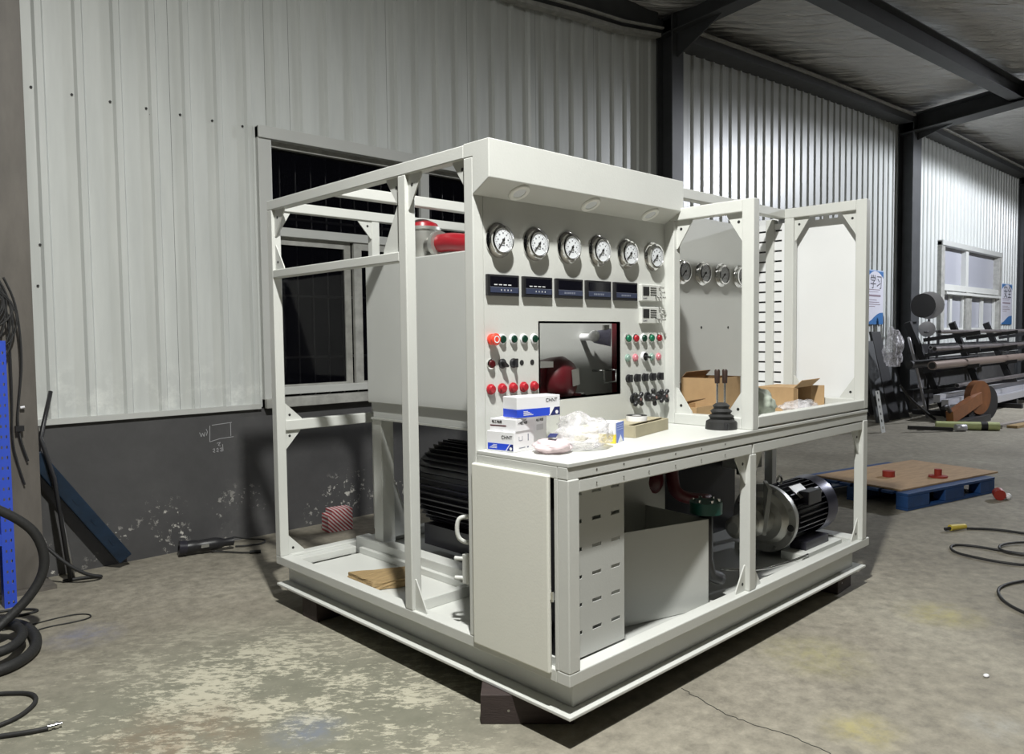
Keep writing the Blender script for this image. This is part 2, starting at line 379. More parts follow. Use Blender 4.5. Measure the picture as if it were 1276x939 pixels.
# roof lining
cm = MB(); nx, ny = 150, 60; random.seed(11); gv = []
for i in range(nx+1):
    row = []
    for k in range(ny+1):
        x = -8+38*i/nx; y = 3.56-13.5*k/ny
        w = 0.022*math.sin(7.0*y+3.0*x+1.3*math.sin(2.1*x))+random.uniform(-.014, .014)
        row.append(cm.bm.verts.new((x, y, Eave(x)+0.16+0.1*(3.5-y)+w)))
    gv.append(row)
for i in range(nx):
    for k in range(ny): cm.face([gv[i][k], gv[i][k+1], gv[i+1][k+1], gv[i+1][k]], True)
struct(cm.build('ceiling', FOIL, fixn=False), 'wrinkled silver foil insulation under the sloping roof', 'ceiling')

# eave trims: dark eave beam with a pale strip, one run per bay
def run(mb, f, x0, x1, y0, y1, dz0, dz1, n=12):
    for i in range(n):
        a = x0+(x1-x0)*i/n; b = x0+(x1-x0)*(i+1)/n
        mb.hexa(((a, y0, f(a)+dz0), (b, y0, f(b)+dz0), (b, y1, f(b)+dz0), (a, y1, f(a)+dz0), (a, y0, f(a)+dz1), (b, y0, f(b)+dz1), (b, y1, f(b)+dz1), (a, y1, f(a)+dz1)))
    return mb
t1 = struct(run(MB(), WallTop, -3, 5.33, 3.44, 3.52, 0.02, 0.75).build('trim_1', DARKST), 'dark eave beam along the wall top left of the middle column', 'beam')
run(MB(), WallTop, -3, 5.33, 3.40, 3.50, -0.02, 0.02).build('flashing_strip', ALUFR, t1)
run(MB(), WallTop, -3, 5.33, 3.36, 3.39, 0.055, 0.075).build('cable_conduit', ALUFR, t1)
for n, (a, b, lb) in enumerate(((5.72, 12.42, 'dark eave beam with pale strip between the two dark columns'), (12.95, 20.1, 'dark eave beam with pale strip above the far wall window'))):
    t = struct(run(MB(), Eave, a, b, 3.24, 3.52, -0.11, 0.0).build('trim_%d' % (n+2), DARKST), lb, 'beam')
    run(MB(), Eave, a, b, 3.20, 3.24, -0.012, 0.018).build('pale_strip', ALUFR, t)

# ---- windows
def bar_part(n, m, parent, *b): return MB().box(*b).build(n, m, parent, bevel=0.004)
w1 = sempty('window_1', 'large dark night window with grey aluminium frame behind the bench', 'window', (2.05, 3.55, 0.8))
bar_part('jamb_trim', GREYW, w1, 0.655, 0.755, 3.478, 3.60, 0.80, 2.78); bar_part('jamb_trim', GREYW, w1, 3.35, 3.44, 3.478, 3.60, 0.80, 2.78)
bar_part('head_trim', GREYW, w1, 0.655, 3.44, 3.462, 3.53, 2.70, 2.785); bar_part('head_reveal', ALUFR, w1, 0.755, 3.35, 3.53, 3.64, 2.66, 2.72)
bar_part('sill', ALUFR, w1, 0.655, 3.44, 3.45, 3.60, 0.80, 0.868)
bar_part('bottom_rail', GREYW, w1, 0.755, 3.35, 3.53, 3.60, 0.885, 0.94)
bar_part('transom', GREYW, w1, 0.755, 3.35, 3.53, 3.60, 2.035, 2.10)
bar_part('mullion', GREYW, w1, 2.11, 2.20, 3.535, 3.60, 2.10, 2.66)
sash = None
for x0, x1, yy in ((0.757, 1.44, 3.57), (1.455, 2.2, 3.545), (2.15, 2.80, 3.57), (2.75, 3.35, 3.545)):
    sh = MB().box(x0, x0+.012, yy, yy+.03, .94, 2.035).box(x1-.055, x1, yy, yy+.03, .94, 2.035).box(x0+.012, x1-.055, yy, yy+.03, .94, .955).box(x0+.012, x1-.055, yy, yy+.03, 1.98, 2.035)
    if x0 > 1.4: sh.box(x0+.012, x0+.07, yy, yy+.03, .955, 1.98)
    sh = sh.build('sash', ALUFR, w1)
    MB().box(x0+.012, x1-.055, yy+.012, yy+.018, .955, 1.98).build('pane', GLASS, sh)
MB().box(.757, 2.11, 3.565, 3.57, 2.10, 2.66).build('pane', GLASS, w1); MB().box(2.2, 3.35, 3.565, 3.57, 2.10, 2.66).build('pane', GLASS, w1)
for k in range(20):
    x = .82+.13*k; MB().cyl((x, 3.75, .85), (x, 3.75, 2.7), .007, seg=6).build('security_bar', STEEL, w1)
for z in (1.15, 1.62, 2.2): MB().box(.70, 3.4, 3.742, 3.758, z-.009, z+.009).build('security_rail', STEEL, w1)
struct(MB().box(-4, 14, 6.2, 6.4, FZ, 5).build('night_backdrop', mat('night_black', (0.0015, 0.0015, 0.002), 0.95, spec=0.0)), 'black backdrop added beyond the window for the night darkness', 'wall')  # made-up surface that keeps the view through the window night black

w2 = sempty('window_2', 'far white framed window with bright frosted panes above the bar rack', 'window', (16.7, 3.55, 1.28))
bar_part('jamb_trim', ALUFR, w2, 14.60, 14.80, 3.44, 3.60, 1.25, 3.04); bar_part('jamb_trim', ALUFR, w2, 18.5, 18.66, 3.44, 3.60, 1.25, 3.04)
bar_part('head_trim', GREYW, w2, 14.60, 18.66, 3.42, 3.56, 2.96, 3.06); bar_part('sill', GREYW, w2, 14.6, 18.66, 3.42, 3.60, 1.22, 1.30)
bar_part('transom', WHITE, w2, 14.8, 18.5, 3.46, 3.60, 2.10, 2.22); bar_part('transom_ledge', WHITE, w2, 14.8, 18.5, 3.40, 3.47, 2.02, 2.07)
bar_part('mullion', WHITE, w2, 16.20, 16.36, 3.47, 3.60, 2.22, 2.96); bar_part('mullion', ALUFR, w2, 16.25, 16.62, 3.47, 3.60, 1.3, 2.10)
for a, b in ((14.8, 16.2), (16.36, 18.5)): MB().box(a, b, 3.57, 3.58, 2.22, 2.96).build('pane', FROST, w2)
for a, b in ((14.8, 15.45), (15.45, 16.25), (16.62, 17.55), (17.55, 18.5)):
    MB().box(a, b, 3.57, 3.58, 1.3, 2.1).build('pane', FROST, w2)
    MB().box(a, a+.07, 3.52, 3.565, 1.3, 2.1).box(b-.07, b, 3.52, 3.565, 1.3, 2.1).box(a+.07, b-.07, 3.52, 3.565, 2.02, 2.1).box(a+.07, b-.07, 3.52, 3.565, 1.3, 1.36).build('sash', WHITE, w2)

# ---- portal frames
def portal(x0, x1, y0, y1, zt, m, lb, z_in, dep, r_on=True):
    t = thing('portal_frame', lb, 'column', ((x0+x1)/2, (y0+y1)/2, FZ)); xc = (x0+x1)/2
    MB().box(x0, x1, y0, y0+.016, FZ+.02, zt).box(x0, x1, y1-.016, y1, FZ+.02, zt).box(xc-.006, xc+.006, y0+.016, y1-.016, FZ+.02, zt).build('column', m, t, bevel=.002)
    MB().box(x0-.05, x1+.05, y0-.05, y1, FZ, FZ+.02).build('base_plate', m, t)
    if r_on:
        r = MB(); L = 12.0; w = (x1-x0)/2
        for za, zb, hw in ((0, .016, w), (dep-.016, dep, w), (.016, dep-.016, .006)):
            r.hexa(((xc-hw, y1-L, z_in+.1*(L)+za), (xc+hw, y1-L, z_in+.1*L+za), (xc+hw, y1, z_in+za), (xc-hw, y1, z_in+za), (xc-hw, y1-L, z_in+.1*L+zb), (xc+hw, y1-L, z_in+.1*L+zb), (xc+hw, y1, z_in+zb), (xc-hw, y1, z_in+zb)))
        r.build('rafter', m, t)
        hb = MB(); hb.prism([(xc-.008, y0, zt-.45), (xc-.008, y0, z_in+.1*(y1-y0)), (xc-.008, y0-.55, z_in+.1*(y1-y0+.55))], (.016, 0, 0)); hb.build('haunch_plate', m, t)
    return t
portal(-1.03, -0.80, 3.29, 3.505, 4.9, BROWNST, 'brown grey steel column at the left end of the wall', 4.57, .28)
portal(5.385, 5.60, 3.295, 3.505, 4.78, DARKST, 'dark steel column and rafter rising behind the control panel', 4.57, .27)
portal(12.47, 12.86, 3.25, 3.505, 5.05, DARKST, 'second dark steel column and rafter, left of the far window', 4.70, .30)
portal(20.2, 20.6, 3.25, 3.505, 5.2, DARKST, 'farthest dark steel column at the right edge of the view', 4.80, .30)
bm_ = MB(); A_ = Vector((5.52, 1.85, 4.70)); B_ = Vector((12.64, 1.742, 5.055)); U = Vector((0, 0, 1))
bm_.bar(A_-U*.12, B_-U*.12, .20, .012).bar(A_+U*.12, B_+U*.12, .20, .012).bar(A_, B_, .012, .228)
tag(bm_.build('tie_beam', DARKST), 'dark overhead beam crossing the foil ceiling to the second rafter', 'beam')
# ================================================================== the test bench
bench = thing('hydraulic_test_bench', 'large white steel framed hydraulic test bench with gauges on its control panel', 'test bench', (1.22, 1.03, 0.0))
# ---- base: channel beams with a flat rail on top
bb = MB()
def chan(mb, a, b, side):   # a run of channel: web set back, flanges outward
    pass
bb.box(0, 2.44, 0.0, 0.085, 0.0, 0.012).box(0.065, 2.36, 0.045, 0.055, 0.012, 0.115)            # front
bb.box(0, 0.105, 0.085, 2.07, 0.0, 0.012).box(0.065, 0.075, 0.055, 2.06, 0.012, 0.115)         # left
bb.box(2.335, 2.44, 0.085, 2.07, 0.0, 0.012).box(2.36, 2.37, 0.045, 2.06, 0.012, 0.115)       # right
bb.box(0.105, 2.335, 1.985, 2.07, 0.0, 0.012).box(0.075, 2.36, 2.03, 2.04, 0.012, 0.115)     # back
bb.build('base_channel', WHITE, bench, bevel=.0025)
rail = MB().box(0, 2.48, 0, 0.06, 0.115, 0.16).box(0, 0.06, 0.06, 2.07, 0.115, 0.16).box(2.38, 2.48, 0.06, 2.07, 0.115, 0.16).box(0.06, 2.38, 2.01, 2.07, 0.115, 0.16)
rail.build('base_rail', WHITE, bench, bevel=.004)
MB().box(.06, .445, .06, .45, .10, .112).build('cabinet_floor', WHITE, bench)  # unseen plate added to stop light leaking under the bench
pan = MB().box(0.06, 0.44, 0.45, 1.93, 0.10, 0.112); pan.build('floor_pan', WHITE, bench)
MB().box(0.06, 0.41, 1.945, 2.01, 0.112, 0.15).box(0.42, 0.445, 0.55, 1.93, 0.112, 0.145).build('pan_lip', WHITE, bench, bevel=.003)
MB().box(0.445, 2.38, 0.06, 2.01, 0.10, 0.112).build('floor_plate', GREYW, bench)
MB().box(0.445, 0.53, 0.5, 2.0, 0.112, 0.19).build('tank_bearer', WHITE, bench, bevel=.004)
MB().box(0.065, 0.40, 0.95, 0.99, 0.112, 0.16).build('pan_divider', WHITE, bench, bevel=.003)
# ---- posts and rails, each its own piece of square tube
def tube_(name, *b): return MB().box(*b).build(name, WHITE, bench, bevel=.004)
T = .05
tube_('post', 0, T, 2.02, 2.07, .16, 1.95); tube_('post', 0, T, .875, .925, .16, 1.95); tube_('post', 0, T, .46, .51, .16, 1.95)
tube_('top_rail', 0, T, .51, 2.07, 1.95, 2.0)
tube_('middle_rail', 0, T, .925, 2.02, 1.605, 1.645)
tube_('top_rail', T, 1.40, 2.02, 2.07, 1.95, 2.0); tube_('top_rail', T, 1.35, 1.45, 1.50, 1.95, 2.0); tube_('top_rail', 1.35, 1.40, .75, 2.02, 1.95, 2.0)
tube_('lower_rail', T, .60, 2.02, 2.07, .815, .868)
tube_('post', .61, .66, 2.025, 2.07, .19, 1.95)
tube_('post', 1.35, 1.40, 2.02, 2.07, .16, 1.95)
# ---- gussets (triangular plates with a bolt hole)
def gusset(p, a, b, n, hole=True):
    """right-angle corner p, legs a and b, plate thickness along n"""
    p, a, b, n = map(Vector, (p, a, b, n))
    g = MB().prism([p, p+a, p+a*.98+b*.08, p+b*.98+a*.08, p+b], n).build('gusset', WHITE, bench)
    if hole:
        c = p+a*.30+b*.30; MB().cyl(c-n*.15, c+n*1.15, .007, seg=10).build('bolt_hole', INK, g)
    return g
G = .105; X1 = (.018, 0, 0)
gusset((.016, 2.02, 1.95), (0, -G, 0), (0, 0, -.135), (.006, 0, 0)); gusset((.016, 2.02, 1.645), (0, -.09, 0), (0, 0, .13), (.006, 0, 0))
gusset((.016, .925, 1.95), (0, .10, 0), (0, 0, -.135), (.006, 0, 0)); gusset((.016, .925, 1.645), (0, .13, 0), (0, 0, .22), (.006, 0, 0), False)
gusset((.016, .875, 1.95), (0, -.09, 0), (0, 0, -.14), (.006, 0, 0)); gusset((.016, .51, 1.95), (0, .08, 0), (0, 0, -.11), (.006, 0, 0))
gusset((T, 2.030, 1.95), (.06, 0, 0), (0, 0, -.10), (0, .006, 0), False); gusset((.61, 2.03, 1.95), (-.09, 0, 0), (0, 0, -.10), (0, .006, 0))
gusset((T, 2.035, .868), (.10, 0, 0), (0, 0, .09), (0, .006, 0)); gusset((T, 2.035, .815), (.09, 0, 0), (0, 0, -.10), (0, .006, 0)); gusset((T, 2.035, .16), (.10, 0, 0), (0, 0, .10), (0, .006, 0))
gusset((.016, .875, .16), (0, -.075, 0), (0, 0, .13), (.006, 0, 0), False)
# ---- tank on its stand
tank = MB().box(.45, 1.62, .93, 1.86, .945, 1.69).build('tank', GREYW, bench, bevel=.006)
MB().box(.47, 1.60, .95, 1.84, .865, .945).build('tank_beam', GREYW, bench, bevel=.003)
MB().box(.46, 1.61, .90, 1.85, .855, .865).build('tank_beam_flange', WHITE, bench)
for x0, x1, y0, y1 in ((.47, .55, 1.77, 1.85), (.47, .55, .95, 1.03), (1.52, 1.60, 1.77, 1.85)): MB().box(x0, x1, y0, y1, .112, .855).build('tank_leg', WHITE, bench, bevel=.004)
MB().prism([(.55, 1.84, .60), (.55, 1.84, .19), (.72, 1.84, .19)], (0, -.012, 0)).build('tank_leg_rib', GREYW, bench)
# filter canister and red elbow on the tank top
fl = MB().lathe((.60, 1.55, 1.69), (0, 0, 1), [(0, 0), (.07, 0), (.075, .03), (.088, .07), (.09, .15), (.098, .155), (.098, .17), (0, .17)]).build('tank_filter', ALU, bench)
MB().lathe((.60, 1.55, 1.861), (0, 0, 1), [(0, 0), (.085, 0), (.08, .018), (.03, .04), (0, .042)]).build('filter_cap', RED, fl)
el = MB().tube([(.575, 1.37, 1.762), (.58, 1.28, 1.762), (.59, 1.18, 1.745), (.60, 1.05, 1.74)], .046, 14, 2).build('tank_pipe', RED, bench)
MB().cyl((.575, 1.395, 1.76), (.575, 1.365, 1.76), .064, seg=18).build('pipe_flange', ALU, el)
MB().tube([(.58, 1.47, 1.76), (.575, 1.39, 1.76)], .035, 12).build('pipe_neck', STEEL, el)
# ---- main control panel with a rectangular opening
pn = slotted(MB(), (.05, 1.2), (.16, 1.99), [(.346, .853, 1.039, 1.345)], lambda u, v: (u, .467, v)).build('control_panel', WHITE, bench, solid=.014)
OW = MB().box(.338, .346, .46, .474, 1.031, 1.353).box(.853, .861, .46, .474, 1.031, 1.353).box(.346, .853, .46, .474, 1.345, 1.353).box(.346, .853, .46, .474, 1.031, 1.039).build('opening_edge', WHITE, pn)
tube_('post', 1.15, 1.2, .475, .525, .88, 1.95)
# hood
hd = MB().prism([(0, .46, 1.812), (0, .37, 1.863), (0, .37, 2.003), (0, .51, 2.003), (0, .51, 1.95), (0, .46, 1.95)], (1.222, 0, 0)).build('hood', WHITE, bench, bevel=.003)
un = Vector((0, -.051, -.09)).normalized()
for x in (.195, .611, 1.023):
    c = Vector((x, .415, 1.8375)); k = MB().lathe(c, un, [(.026, .0), (.026, .006), (.040, .007), (.044, .003), (.044, -.002), (.026, -.002)], 24).build('downlight_ring', mat('ring', (0.86, 0.87, 0.83), 0.4) if x < .2 else bpy.data.materials['ring'], hd)
    MB().lathe(c, un, [(0, .001), (.026, .001), (.026, .004), (0, .004)], 20).build('downlight_recess', DIAL, k)
# ---- gauges
def gauge(x, y, z, face=DIAL, needle=True, sc=1.0, ang=222):
    g = MB().lathe((x, y, z), (0, -1, 0), [(0, 0), (.066*sc, 0), (.066*sc, .005), (.056*sc, .007), (.052*sc, .010), (.052*sc, .018), (.055*sc, .021), (.055*sc, .029), (.048*sc, .031), (.047*sc, .025), (0, .025)], 32).build('pressure_gauge', CHROME, bench)
    for a in (90, 210, 330):
        pass
    d = MB().lathe((x, y-.0255, z), (0, -1, 0), [(0, 0), (.0455*sc, 0), (.0455*sc, .001), (0, .001)], 28).build('dial', face, g)
    if needle:
        nd = MB(); a = math.radians(ang); u = Vector((math.cos(a), 0, math.sin(a))); c = Vector((x, y-.0285, z))
        nd.bar(c-u*.012, c+u*.040*sc, .0032, .0015, up=(0, 1, 0)); nd.cyl(c+Vector((0, .001, 0)), c-Vector((0, .003, 0)), .0055, seg=12); nd.build('needle', INK, g)
        tk = MB()
        for k in range(28):
            a = math.radians(222-264*k/27); u = Vector((math.cos(a), 0, math.sin(a))); c = Vector((x, y-.0267, z)); L = .010 if k % 3 == 0 else .005
            tk.bar(c+u*(.041-L)*sc, c+u*.041*sc, .0014, .0006, up=(0, 1, 0))
        for k in range(7):
            a = math.radians(222-264*k/6); u = Vector((math.cos(a), 0, math.sin(a))); c = Vector((x, y-.0267, z))+u*.026*sc
            tk.bar(c-Vector((.003, 0, 0)), c+Vector((.003, 0, 0)), .005, .0006, up=(0, 1, 0))
        tk.bar((x-.008, y-.0267, z-.020), (x+.008, y-.0267, z-.020), .003, .0006, up=(0, 1, 0)); tk.build('dial_marks', mat('dial_grey_print', (.10, .10, .12), .5) if 'dial_grey_print' not in bpy.data.materials else bpy.data.materials['dial_grey_print'], g)
    return g
for i in range(6): gauge(.126+.1948*i, .46, 1.655, ang=(232, 228, 232, 228, 226, 226)[i])
# ---- digital displays
for i in range(5):
    x0 = .057+.1872*i; z0, z1 = 1.4465, 1.5265; x1 = x0+.163
    d = MB().box(x0, x1, .445, .46, z0, z1).build('digital_display', BLACK, bench, bevel=.002)
    MB().box(x0+.012, x1-.01, .4435, .445, z0+.034, z1-.008).build('display_window', SCREEN, d); MB().box(x0+.012, x1-.006, .4435, .445, z0+.012, z0+.032).build('display_strip', NAVY, d)
    MB().box(x0+.010, x1-.004, .4437, .445, z0+.0325, z0+.0337).build('display_line', mat('display_grey', (.22, .24, .30), .4) if i == 0 else bpy.data.materials['display_grey'], d)
    if i < 2:
        q = MB()
        for k in range(4): q.box(x0+.03+.024*k, x0+.046+.024*k, .4428, .4434, z0+.040, z0+.0435)
        q.build('display_dashes', MARK, d)
        q = MB()
        for k in range(4): q.box(x0+.065+.017*k, x0+.068+.017*k, .4428, .4434, z0+.019, z0+.025)
        q.build('display_dots', MARK, d)
    else:
        q = MB()
        for k in range(6): q.box(x0+.045+.0115*k, x0+.052+.0115*k, .4428, .4434, z0+.018, z0+.026)
        q.build('display_marks', NAVY if False else bpy.data.materials['display_grey'], d)
# ---- two white multi-way switch modules
for z0 in (1.447, 1.345):
    m_ = MB().box(.996, 1.152, .442, .46, z0, z0+.077).build('switch_module', WHITE, bench, bevel=.003)
    MB().box(1.006, 1.052, .4405, .442, z0+.026, z0+.066).build('module_window', INK, m_)
    sl = MB()
    for k in range(4): sl.box(1.062, 1.108, .4405, .442, z0+.028+.0105*k, z0+.032+.0105*k)
    sl.build('module_slots', INK, m_)
    text_obj('CHNT', .011, bpy.data.materials['dial_grey_print'], m_, (1.006, .4415, z0+.009), (1, 0, 0), (0, 0, 1))
    for k, (xx, zz) in enumerate(((1.128, z0+.066), (1.10, z0+.022), (1.122, z0+.022), (1.144, z0+.022), (1.138, z0+.045))):
        MB().cyl((xx, .442, zz), (xx+.003, .418, zz-.004), .0042, seg=8).build('toggle', CHROME, m_)
# ---- buttons, lamps and selectors
def button(x, z, cap, r=.0165, h=.016, ring=CHROME, dome=True, base=True, y=.46):
    b = MB().lathe((x, y, z), (0, -1, 0), [(0, 0), (r+.003, 0), (r+.003, .006), (r, .008), (0, .008)], 18).build('push_button', ring, bench)
    pr = [(0, .008), (r*.93, .008), (r*.93, h-.004), (r*.78, h), (0, h+(.002 if dome else 0))]
    MB().lathe((x, y, z), (0, -1, 0), pr, 18).build('button_cap', cap, b); return b
def selector(x, z, y=.46, ang=-35, long=.0):
    b = MB().lathe((x, y, z), (0, -1, 0), [(0, 0), (.019, 0), (.019, .006), (.014, .010), (0, .010)], 18).build('selector_switch', BLACK, bench)
    a = math.radians(ang); u = Vector((math.cos(a), 0, math.sin(a))); c = Vector((x, y-.018, z))
    MB().bar(c-u*.016, c+u*(.018+long), .009, .016, up=(0, 1, 0)).build('selector_handle', BLACK, b, bevel=.002); return b
es = MB().lathe((.083, .46, 1.283), (0, -1, 0), [(0, 0), (.021, 0), (.021, .008), (.014, .012), (.014, .016), (.022, .019), (.023, .028), (.018, .032), (0, .032)], 22).build('emergency_stop_button', ESTOP, bench)
MB().lathe((.083, .4279, 1.283), (0, -1, 0), [(.010, 0), (.014, 0), (.014, .0006), (.010, .0006)], 20).build('stop_ring', PAPER, es)
for x in (.137, .196, .253, .311): button(x, 1.283, DKGREEN, .0165, .014, MARK, False)
button(.077, 1.19, DKRED, .0165, .016)
selector(.137, 1.19, ang=-40); selector(.196, 1.19, ang=90)
for x in (.243, .301): MB().cyl((x, .4601, 1.19), (x, .459, 1.19), .011, seg=16).build('button_hole', INK, pn)
for i in range(5): button(.076+.058*i, 1.095, REDL, .0175, .017, REDL)
for x, m in ((.911, GREEN), (.967, REDL), (1.027, DKGREEN), (1.086, GREEN), (1.146, RED)): button(x, 1.278, m, .0175, .016, MARK if m is DKGREEN else CHROME)
for x, m in ((.911, PALEGREEN), (.967, PALERED), (1.093, PALEGREEN), (1.146, PALERED)): button(x, 1.19, m, .0145, .012, m)
s_ = selector(1.033, 1.193, ang=-10, long=.008)
MB().lathe((1.033, .46, 1.193), (0, -1, 0), [(.019, 0), (.023, 0), (.021, .012), (.019, .012)], 18).build('selector_ring', MARK, s_)
for i in range(5): selector(.916+.059*i, 1.097, ang=90)
# ---- black star-knob valves
def valve(x, z, rot=0.3, stem=.06):
    v = MB().cyl((x, .46, z), (x, .46-stem, z), .010, seg=12).lathe((x, .46, z), (0, -1, 0), [(0, 0), (.022, 0), (.022, .010), (0, .010)], 16).build('panel_valve', BLACK, bench)
    k = MB(); y = .46-stem; k.lathe((x, y+.008, z), (0, -1, 0), [(0, 0), (.020, 0), (.022, .012), (.014, .024), (0, .024)], 16)
    for i in range(4):
        a = rot+math.pi/2*i; u = Vector((math.cos(a), 0, math.sin(a))); c = Vector((x, y-.002, z))
        k.cyl(c, c+u*.031, .008, .0105, seg=10); k.sph(c+u*.031, .0108, 10, 6)
    k.build('star_knob', BLACK, v)
    MB().cyl((x, y-.016, z), (x, y-.0172, z), .007, seg=12).build('knob_insert', mat('knob_insert_grey', (.22, .12, .11), .4) if 'knob_insert_grey' not in bpy.data.materials else bpy.data.materials['knob_insert_grey'], v)
    return v
valve(.325, 1.012, .7, .055); valve(.950, 1.003, .78, .03); valve(1.055, 1.006, .2, .04); valve(1.150, 1.006, .75, .03)
# ---- things seen through the opening
SHADERED = mat('shaded_red_paint', (.085, .006, .010), .4)  # red paint darkened to put the interior shade into the colour
rv = MB().lathe((.60, .60, 1.10), (.25, -1, 0), [(0, -.10), (.085, -.10), (.10, -.03), (.105, .02), (.085, .055), (.05, .07), (0, .07)], 26).build('red_pump_cover', SHADERED, bench)
MB().lathe((.47, .62, 1.10), (0, -1, 0), [(0, -.08), (.08, -.08), (.095, 0), (.07, .04), (0, .05)], 22).build('cover_end', SHADERED, rv)
pl = MB().hexa(((.615, .525, 1.075), (.685, .548, 1.08), (.68, .55, 1.15), (.61, .528, 1.145), (.615, .522, 1.075), (.685, .545, 1.08), (.68, .547, 1.15), (.61, .525, 1.145))).build('name_plate', ALU, rv)
MB().cyl((.655, .55, 1.03), (.655, .50, 1.03), .016, seg=10).build('drain_plug', CHROME, rv)
MB().box(.44, .52, .55, .60, 1.16, 1.185).build('cover_cap', PAPER, rv)
fc = MB().cyl((1.14, .93, 1.285), (1.14, .86, 1.285), .018, seg=12).sph((1.145, .85, 1.29), .030, 14, 8).build('level_gauge', PAPER, bench)
MB().cyl((1.165, .87, 1.285), (1.215, .80, 1.282), .030, .046, seg=20).build('gauge_bell', mat('violet_grey', (.30, .29, .42), .35), fc)
MB().cyl((1.20, .82, 1.31), (1.20, .82, 1.345), .018, seg=10).build('gauge_nut', STEEL, fc)
MB().tube([(1.22, .925, 1.11), (1.22, .85, 1.11), (1.22, .85, 1.05), (1.32, .85, 1.05), (1.32, .85, 1.11), (1.32, .925, 1.11)], .006, 8).build('gauge_bracket', CHROME, fc)
tube_('red_pipe', 1.345, 1.385, .86, .90, .95, 1.5).data.materials[0] = SHADERED
sp2 = slotted(MB(), (.80, 1.30), (.90, 1.95), [(.86, .90, .95+.075*k, .975+.075*k) for k in range(12)], lambda u, v: (1.50, u, v)).build('slotted_plate', GREYW, bench, solid=.003)
# ---- right-hand alcove
gp = MB().box(1.2, 2.385, .68, .692, .88, 1.93).build('gauge_panel', GREYW, bench)
for i in range(6): gauge(1.47+.196*i, .68, 1.628, face=mat('dial_grey', (.30, .31, .32), .2) if i == 0 else bpy.data.materials['dial_grey'], needle=True)
for x in (1.62, 1.86, 2.14): MB().cyl((x, .681, 1.33), (x, .679, 1.33), .008, seg=10).build('panel_hole', INK, gp)
slotted(MB(), (.46, .68), (.90, 1.93), [(a, a+.055, 1.885-.0589*k, 1.895-.0589*k) for k in range(16) for a in (.485, .585)], lambda u, v: (2.40, u, v)).build('slotted_plate', LITWHITE, bench, solid=.003)
# frame A (left of alcove) and frame B (right end): tubes in the y-z plane
def endframe(x0, x1, y1, z0, z1, zb):
    tube_('alcove_post', x0, x1, 0, .058, z0, z1); tube_('alcove_post', x0, x1, y1-.055, y1, z0, z1-.055)
    tube_('alcove_rail', x0, x1, .058, y1, z1-.055, z1); tube_('alcove_rail', x0, x1, .058, y1-.055, z0, zb)
    for p, a, b in (((.058, z1-.055), .085, -.13), ((y1-.055, z1-.055), -.085, -.13), ((.058, zb), .085, .12), ((y1-.055, zb), -.085, .12)):
        gusset((x0+.02, p[0], p[1]), (0, a, 0), (0, 0, b), (.006, 0, 0))
endframe(1.2, 1.25, .462, .872, 1.878, .922); endframe(2.39, 2.44, .466, .88, 2.008, .93)
tube_('top_rail', 1.2, 2.44, .466, .516, 1.955, 2.005)
tube_('sill_rail', 1.25, 2.39, 0, .05, .880, .928)
tube_('post', 2.385, 2.44, .53, .58, .16, 1.955)
slotted(MB(), (.02, .66), (.90, 1.97), [(.10+.085*k, .15+.085*k, 1.935, 1.952) for k in range(5)], lambda u, v: (2.462, u, v)).build('end_sheet', LITWHITE, bench, solid=.003)
MB().box(2.444, 2.448, .68, 2.0, .90, 1.95).build('end_sheet', WHITE, bench)  # sheet added out of sight to keep lamp light off the floor
# ---- counter
MB().box(0, 2.44, 0, .458, .858, .872).box(1.2, 2.40, .458, .68, .858, .872).build('counter_top', WHITE, bench, bevel=.002)
MB().box(0, 2.44, .004, .05, .816, .858).box(0, .05, .05, .458, .816, .858).build('counter_frame', WHITE, bench, bevel=.003)
cs = MB()
for x in (.15, .30, .45, .62, .80, .98): cs.cyl((x, .0045, .835), (x, .003, .835), .004, seg=8).cyl((x, .0045+.0, .79), (x, .003, .79), .003, seg=8)
tag(cs.build('counter_screws', STEEL, bench), None, None, None, 'stuff')
# ---- lower front
tube_('post', 0, .055, 0, .05, .16, .816); tube_('post', 1.185, 1.24, .004, .055, .16, .766); tube_('post', 2.385, 2.44, .0, .05, .16, .816)
tube_('door_rail', .06, 1.205, .006, .05, .766, .811); tube_('door_rail', 1.215, 2.385, .006, .05, .766, .811)
for (x, s) in ((1.185, -1), (1.24, 1), (2.385, -1)):
    gusset((x, .025, .766), (s*.09, 0, 0), (0, 0, -.13), (0, .006, 0)); gusset((x, .025, .16), (s*.08, 0, 0), (0, 0, .115), (0, .006, 0))
MB().box(.02, .05, .05, .46, .16, .19).build('sill_strip', WHITE, bench)
# cabinet door on the left face and its frame
cd = MB().box(-.014, .004, .082, .474, .142, .826).build('cabinet_door', mat('cream_white_coat', (0.80, 0.80, 0.73), .42, bump=.04, bscale=120), bench, bevel=.006)
MB().box(-.006, .004, .068, .082, .40, .425).box(-.010, -.004, .066, .072, .395, .43).build('door_latch', CHROME, cd)
MB().box(0.0, .02, .05, .066, .16, .816).build('cabinet_frame', WHITE, bench, bevel=.002); MB().box(.03, .035, .064, .46, .16, .816).build('cabinet_shade_sheet', BLACK, bench)  # black sheet stands in for the shade behind the door gap
